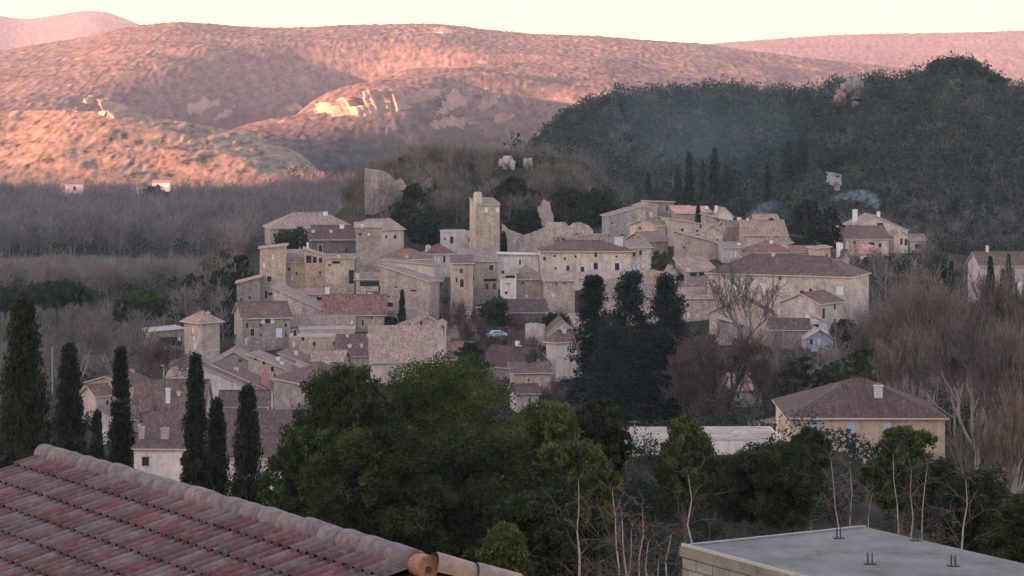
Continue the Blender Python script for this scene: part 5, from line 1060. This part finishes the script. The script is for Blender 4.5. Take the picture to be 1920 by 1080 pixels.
wood("castle_wood", "olive brown leafless wood over the castle hill behind the village", "wood", scatter(330, (655, 1130), (600, 720), 17, castle), "twig_olive", (5.5, 9), (2.8, 4.6), 'bare', 190, .07, 18)
wood("castle_wood", "dark evergreen bushes under the leafless trees of the castle hill", "wood", scatter(170, (740, 1200), (590, 700), 19, lambda px, D, x: castle(px, D, x) | (px > 1150)), "leaf_oak", (3, 5.5), (1.8, 3), per=150, leaf=.32, seed=20)
wood("slope_wood", "dark green wood between the village and the right hill", "wood", scatter(620, (1040, 2100), (610, 720), 21), "leaf_far", (5, 9), (2.2, 3.6), per=110, leaf=.42, seed=22)
wood("slope_wood", "mauve grey leafless trees behind the upper right houses", "wood", scatter(160, (1040, 1900), (630, 720), 23), "twig_far", (7, 11), (2, 3.4), 'bare', 110, .10, 24)
wood("slope_wood", "dark green bushes on the slope right of the long manor", "wood", scatter(420, (1440, 2150), (330, 590), 25, lambda px, D, x: (px > 1640) | (D < 445)), "leaf_oak", (3, 5.5), (2, 3.2), per=170, leaf=.26, seed=26)
wood("slope_wood", "brown leafless brushwood on the slope right of the long manor", "wood", scatter(560, (1400, 2150), (330, 600), 27, lambda px, D, x: (px > 1600) | (D < 450)), "twig", (4.5, 8), (1.8, 3), 'bare', 130, .06, 28)
wood("ground_cover", "dark brambles and shrubs covering the hollow before the village", "undergrowth", scatter(1500, (-100, 2050), (190, 400), 29), "leaf_oak", (2, 4), (2, 3), per=170, leaf=.2, seed=30)
wood("ground_cover", "bare reddish brambles covering the nearer garden slope", "undergrowth", scatter(420, (900, 2050), (60, 200), 31), "twig_red", (1.2, 2.6), (.9, 1.8), 'bare', 150, .012, 32)
wood("ground_cover", "low evergreen shrubs covering the nearer garden slope", "undergrowth", scatter(1000, (500, 2050), (62, 230), 33), "leaf_oak", (1.8, 4), (1.2, 2.2), per=300, leaf=.10, seed=34)

wood("village_shrubs", "dull maroon leafless shrubs filling the gardens round the car square", "shrubs", scatter(700, (820, 1060), (425, 505), 41, gap=2.6), "twig_red", (1.5, 3.5), (1, 2), 'bare', 110, .05, 42)
wood("village_shrubs", "dark evergreen shrubs in gaps between the village houses", "shrubs", scatter(500, (440, 1640), (420, 600), 43, gap=3.2), "leaf_oak", (1.2, 2.6), (.9, 1.6), per=110, leaf=.2, seed=44)
wood("ground_cover", "dusky green thicket in front of the flat roofed white building", "undergrowth", scatter(420, (1120, 1560), (130, 245), 45), "leaf_oak", (3.2, 5.8), (1.3, 2.4), per=340, leaf=.12, seed=46)
# ---- countable trees
cy = "cypresses"
for px, pt, w, D, lab, gr in ((44, 566, 150, 120, "huge dark cypress cut by the left edge of the picture", 1), (130, 650, 100, 150, "second cypress from the left, broad and dark above the tiled roof", 1), (182, 772, 50, 165, "short cypress between two taller ones left of the white town house", 1), (226, 655, 72, 158, "slim cypress touching the left wall of the white town house", 1),
        (367, 668, 78, 150, "tallest pointed cypress in front of the cream cottage", 1), (406, 752, 76, 156, "low cypress squeezed in the middle of the cypress trio", 1), (464, 727, 92, 147, "rightmost cypress of the trio with a forked top", 1),
        (754, 545, 13, 494, "tiny cypress standing on the terrace of the big rubble stone barn", 2), (1857, 482, 20, 500, "reddish dark cypress left of a close pair before the cream villa", 2), (1880, 506, 15, 502, "shorter cypress of the close pair before the cream villa", 2), (1891, 480, 16, 504, "taller cypress of the close pair before the cream villa", 2),
        (1309, 385, 9, 575, "little dark cypress between the small pink roofs on the skyline", 2), (1784, 492, 14, 520, "thin cypress rising from bare trees left of the right villa", 2), (1770, 500, 12, 524, "dim little cypress beside a thin one among bare trees", 2)):
    leafy('cypress', lab, px, pt, w, D, "leaf_cypress", n=900 if gr == 1 else 160, leaf=.085 if gr == 1 else None)
proto = None
for i, (px, pt, w, D) in enumerate(((1272, 312, 20, 700), (1292, 288, 22, 714), (1318, 306, 18, 698), (1340, 280, 24, 726), (1362, 312, 18, 700), (1215, 326, 17, 712), (1390, 372, 13, 650), (1406, 380, 13, 648), (1478, 268, 24, 780), (1504, 248, 26, 790), (1440, 312, 18, 712))):
    if proto is None:
        proto = leafy('cypress', "dark hillside cypress in the row behind the upper right houses", px, pt, w, D, "leaf_far", n=200, group="cypresses standing in the dark hillside wood")
        ph = (HZ - pt) * D / F - proto.location.z; pw_ = w * D / F; continue
    x = (px - 960) / F * D; g = GZ(x, D); o = proto.copy(); COL.objects.link(o); o.location = (x, D, g); h = max(4, (HZ - pt) * D / F - g); o.scale = (w * D / F / pw_, w * D / F / pw_, h / ph); o.rotation_euler.z = i * 1.3
    for c in proto.children: c2 = c.copy(); COL.objects.link(c2); c2.parent = o
    o["label"] = "dark hillside cypress in the row behind the upper right houses"
for px, pt, w, D, mat, pb, lab in ((105, 522, 150, 560, "leaf_pine_dark", 572, "broad umbrella pine with a flat dome at the left of the valley"), (268, 536, 118, 570, "leaf_pine", 610, "paler umbrella pine right of the broad domed one"), (8, 534, 96, 575, "leaf_pine_dark", 580, "umbrella pine cut by the left edge above the giant cypress"), (1790, 104, 120, 1010, "leaf_far", 150, "large domed pine crowning the top of the dark hill"), (1868, 138, 40, 1020, "leaf_far", 172, "small round pine right of the domed hilltop pine")):
    leafy('umbrella', lab, px, pt, w, D, mat, pb, n=420)
# the big clump of pines before the village
for a in (('round', "biggest rounded pine in the middle with bright green top", 812, 670, 390, 132, "leaf_pine", 1010), ('pine', "dark left hand pine of the central clump overlapping the village roofs", 640, 686, 290, 128, "leaf_pine_dark", 1000), ('pine', "ragged low pine at the left side of the central clump by the white wall", 578, 800, 180, 118, "leaf_pine", 990),
          ('pine', "yellowish topped pine at the right shoulder of the biggest pine", 1018, 748, 190, 124, "leaf_pine_gold", 1010), ('pine', "dark blunt pine behind the yellowish pines of the central clump", 1124, 750, 140, 150, "leaf_pine_dark", 900), ('pine', "olive yellow pine with pale bare trunk right of the central clump", 1078, 832, 210, 112, "leaf_pine_gold", 1010),
          ('round', "deep green tree filling the lower middle beneath the biggest pine", 880, 810, 420, 108, "leaf_pine_dark", 1110), ('round', "deep green tree at the lower left behind the tiled ridge", 690, 800, 360, 104, "leaf_pine_dark", 1100), ('pine', "small yellow green pine low beside the end of the tiled ridge", 945, 990, 90, 84, "leaf_pine_gold", 1100),
          ('round', "dark rounded evergreen low right of the central clump", 1010, 920, 260, 96, "leaf_pine_dark", 1130),
          ('pine', "golden green pine standing before the flat roofed white building", 1284, 780, 112, 150, "leaf_pine_gold", 950), ('round', "large dark round evergreen before the yellow farmhouse", 1436, 836, 270, 118, "leaf_pine_dark", 985),
          ('pine', "small dark pine touching the left end of the yellow farmhouse", 1520, 804, 78, 190, "leaf_pine_dark", 880), ('pine', "green pine with forked pale trunk hiding the farmhouse's right half", 1690, 798, 165, 160, "leaf_pine", 960), ('round', "dark evergreen mass at the lower right behind the concrete roof", 1830, 880, 200, 105, "leaf_oak", 1060),
          ('round', "shadowy evergreen right of the forked pale trunks", 1760, 862, 130, 130, "leaf_oak", 1000), ('round', "dark evergreen at the right edge behind the concrete roof", 1915, 930, 130, 92, "leaf_pine_dark", 1070)):
    leafy(a[0], a[1], a[2], a[3], a[4], a[5], a[6], a[7], name='pine_tree' if 'pine' in a[1].split(' before')[0][:34] else None, cat='pine' if 'pine' in a[1][:34] else 'tree', n=2300 if a[4] > 350 else 1500 if a[4] > 200 else 800)
# dark cedars
leafy('cedar', "left dark cedar with ragged layered boughs before the cream manor", 1112, 522, 130, 395, "leaf_cedar", 760, n=1)
leafy('cedar', "middle dark cedar, the tallest of the three before the cream manor", 1180, 516, 150, 385, "leaf_cedar", 800, n=1)
leafy('cedar', "right dark cedar with thin open top before the gallery house", 1250, 520, 160, 390, "leaf_cedar", 800, n=1)
leafy('cedar', "lower dark cedar bulk filling the gap behind the blunt pine", 1150, 620, 200, 372, "leaf_cedar", 840, n=1)
leafy('cedar', "shadowy cedar right of the three and behind the bare plane tree", 1240, 630, 170, 374, "leaf_cedar", 850, n=1)
# evergreens in and round the village
for kind, lab, px, pt, w, D, mat, pb in (('round', "tall dark evergreen mass immediately left of the rubble stone house", 452, 470, 70, 545, "leaf_oak", 640), ('round', "dark evergreen behind the square tower house", 410, 500, 90, 540, "leaf_oak", 660), ('round', "lower dark evergreen left of the tall evergreen mass", 362, 512, 80, 548, "leaf_oak", 640), ('round', "dark evergreen reaching the old curved house at its left", 425, 560, 70, 505, "leaf_oak", 680), ('round', "evergreen above the ruined grey shed", 330, 585, 90, 515, "leaf_oak", 680),
        ('bush', "rounded dark shrub on the terrace in front of the pale hipped house", 545, 430, 66, 568, "leaf_oak", 0), ('bush', "two lobed dark bush above the pale parked car", 925, 553, 62, 488, "leaf_oak", 0), ('round', "dark small tree in front of the chapel's right side", 880, 640, 80, 430, "leaf_oak", 720), ('bush', "dark bush squeezed between the square and the tan stone house", 1042, 588, 50, 480, "leaf_oak", 0), ('bush', "small round bush beside the terrace cypress", 734, 592, 24, 496, "leaf_oak", 0),
        ('round', "dark tree left of the church tower below the castle hill", 800, 410, 70, 572, "leaf_oak", 460), ('round', "dark tree between the castle keep and the church tower", 760, 372, 70, 590, "leaf_oak", 440), ('round', "dark tree rising just right of the church tower", 985, 392, 76, 582, "leaf_oak", 440), ('round', "green round tree under the cream rock face", 960, 330, 90, 612, "leaf_oak", 400), ('round', "deep green tree left of the grey rubble house at the crest", 1108, 355, 110, 600, "leaf_pine_dark", 425), ('round', "deep green tree beneath the crest at the right of the pillar", 1060, 352, 70, 604, "leaf_pine_dark", 420),
        ('round', "dense dark tree between the upper village and the villa", 1512, 372, 90, 600, "leaf_oak", 475), ('round', "second dense dark tree close left of the villa", 1556, 388, 60, 605, "leaf_oak", 480), ('round', "dark tree right below the salmon pavilion", 1665, 480, 90, 545, "leaf_oak", 600), ('round', "dark tree right of the long manor's end wall", 1662, 560, 60, 500, "leaf_oak", 620),
        ('round', "green tree behind the yellow farmhouse's left end", 1500, 668, 110, 345, "leaf_pine_dark", 800), ('round', "mossy green tree behind the farmhouse chimney", 1620, 650, 130, 350, "leaf_pine", 760), ('round', "low green tree at the foot of the grey outhouse", 1560, 680, 100, 362, "leaf_pine", 780), ('bush', "yellowish ivy bush between the cream annexe and the gallery house", 1238, 468, 34, 520, "leaf_pine_gold", 0), ('bush', "dark bush on the bank behind the long manor's right end", 1500, 448, 60, 560, "leaf_oak", 0), ('bush', "small bush beside the low white garage", 1583, 600, 46, 465, "leaf_oak", 0), ('bush', "tiny dark shrub in the gap left of the church tower's foot wall", 947, 430, 12, 566, "leaf_oak", 0),
        ('pine', "big dark pine standing alone in the far left valley", 288, 350, 66, 1330, "leaf_far", 395), ('round', "dark shrub tree right of the castle keep", 775, 344, 50, 610, "leaf_oak", 400)):
    leafy(kind, lab, px, pt, w, D, mat, pb or None, n=260 if D < 700 else 120)
# leafless trees
bare("large reddish plane tree with heavy spreading limbs before the tan barn", 1352, 590, 225, 372, "bark", "twig_red", 5, .30, name="plane_tree", r0=.75, up=.22)
bare("reddish leafless tree spreading left of the large plane tree", 1296, 628, 130, 368, "bark", "twig_red", 5, .22, up=.3)
bare("reddish leafless tree low at the right of the large plane tree", 1425, 650, 110, 366, "bark", "twig_red", 5, .22, up=.3)
bare("slender pale leafless tree in front of the long manor wall", 1400, 470, 150, 440, "bark_grey", "twig", 4, .3, dens=.6)
bare("leafless tree in the alley between barn and tall ochre house", 862, 560, 70, 470, "bark_grey", "twig_red", 4, .2)
bare("leafless shrub tree above the car square on its left", 890, 590, 60, 462, "bark", "twig_red", 4, .2)
bare("leafless tree rising from the lane behind the maroon roof", 1005, 640, 50, 440, "bark", "twig_red", 4, .2)
for a in ((1745, 486, 150, 330, "tall pale limbed leafless tree nearest the right villa"), (1688, 520, 130, 350, "leafless tree behind the farmhouse roof, tall and thin"), (1832, 560, 190, 270, "wide leafless tree filling the right side above the farmhouse"), (1905, 575, 170, 250, "reddish leafless tree at the right edge above the farmhouse"), (1790, 640, 170, 300, "leafless tree just right of the farmhouse ridge"),
          (1880, 700, 180, 215, "leafless tree at the right edge low beside the farmhouse"), (1635, 590, 100, 390, "dusky leafless tree above the farmhouse chimney"), (1905, 480, 120, 340, "leafless tree in front of the cream villa's long wall"), (1805, 540, 110, 345, "greyish leafless tree below the three small cypresses"), (1700, 600, 110, 318, "leafless tree whose boughs cross the farmhouse hip")):
    bare(a[4], a[0], a[1], a[2], a[3], "bark_grey", "twig", 5, .22, up=.5, spread=.40, dens=.62)
bare("pollarded tree with stubby limbs before the wide brown roof", 316, 742, 110, 318, "bark_grey", "twig_red", 3, .45, r0=.25)
bare("dim leafless tree behind the second cypress", 150, 590, 120, 420, "bark_grey", "twig", 4, .3); bare("dim leafless tree between the umbrella pines", 210, 600, 110, 440, "bark_grey", "twig", 4, .3)
bare("dark leafless tree right of the white chimney and behind the tall cypress", 300, 620, 100, 400, "bark", "twig_red", 4, .3)
bi = birch
bi(1086, 900, 60, 84, "pale birch with one bright stem under the olive yellow pine", 1); bi(1182, 920, 90, 76, "birch clump with several thin stems left of the concrete roof", 3); bi(1292, 890, 60, 88, "single thin birch just behind the concrete roof's left corner", 1)
bi(1594, 862, 90, 96, "birch clump of three stems behind the peak of the concrete roof", 3); bi(1708, 852, 100, 96, "reddish birch clump with two bright stems right of the roof's peak", 3); bi(1775, 900, 50, 90, "thin leaning birch at the right behind the concrete roof", 1, .08)
bi(1215, 975, 110, 62, "reddish thicket birch low against the blockwork wall", 5)

# ---------------------------------------------------------------- haze and smoke
def vol_mat(name, col, dens, fade=None):
    m = bpy.data.materials.new(name); m.use_nodes = True; t = m.node_tree; t.nodes.clear(); o = t.nodes.new("ShaderNodeOutputMaterial"); v = t.nodes.new("ShaderNodeVolumePrincipled")
    v.inputs["Color"].default_value = col + (1,); v.inputs["Density"].default_value = dens; t.links.new(v.outputs[0], o.inputs["Volume"])
    if fade:
        tc = N(t, "ShaderNodeTexCoord").outputs["Object"]; f = ramp(t, noise(t, tc, fade, 4, .65), [(.42, (0,) * 3), (.78, (1,) * 3)]); t.links.new(mth(t, 'MULTIPLY', f, dens), v.inputs["Density"])
    return m
plume_soft = True; HAZE = True
if HAZE:
    M = MB(); M.box(-6200, 5200, -2500, 7700, -210, 420); o = M.build("haze", vol_mat("haze", (.64, .77, 1.0), .00006)); tag(o, None, None, None, "stuff")
def plume(name, label, path, D, dens, fade):
    """path: (px, py, radius in metres)"""
    import bmesh
    V = []; Fc = []; n = 12; k = D / F
    for i, (px, py, r) in enumerate(path):
        for j in range(n):
            a = 2 * math.pi * j / n; V.append(((px - 960) * k + math.cos(a) * r * (1 + .2 * math.sin(3 * a + i)) * .4, D + math.sin(a) * r, (HZ - py) * k + math.cos(a) * r))
    for i in range(len(path) - 1):
        for j in range(n): q = (j + 1) % n; Fc.append((i * n + j, i * n + q, (i + 1) * n + q, (i + 1) * n + j))
    me = bpy.data.meshes.new(name); me.from_pydata(V, [], Fc + [tuple(range(n))[::-1], tuple(range((len(path) - 1) * n, len(path) * n))])
    me.materials.append(vol_mat(name, (.62, .80, .95), dens, fade)); o = obj(name, me); tag(o, label, "smoke", None, "stuff")
plume("smoke", "bluish chimney smoke drifting left from the villa's right chimney", [(1648, 397, .2), (1648, 392, .6), (1645, 384, 1.2), (1638, 376, 1.7), (1626, 369, 1.7), (1608, 365, 1.5), (1590, 366, 1.3), (1572, 370, 1.0), (1556, 373, .5)], 613, .36, .9)
plume("smoke", "bluish smoke puff hanging over the upper right roofs", [(1392, 408, .3), (1400, 405, 1.3), (1412, 400, 2.2), (1430, 394, 2.4), (1448, 388, 1.8), (1464, 384, .9), (1474, 382, .3)][::-1], 600, .17, .8)
plume("smoke", "faint blue smoke veil drifting over the wood above the upper village", [(1480, 330, 14), (1430, 312, 24), (1360, 290, 34), (1290, 268, 38), (1220, 262, 34), (1150, 262, 24), (1100, 268, 12)], 800, .0035, .03)
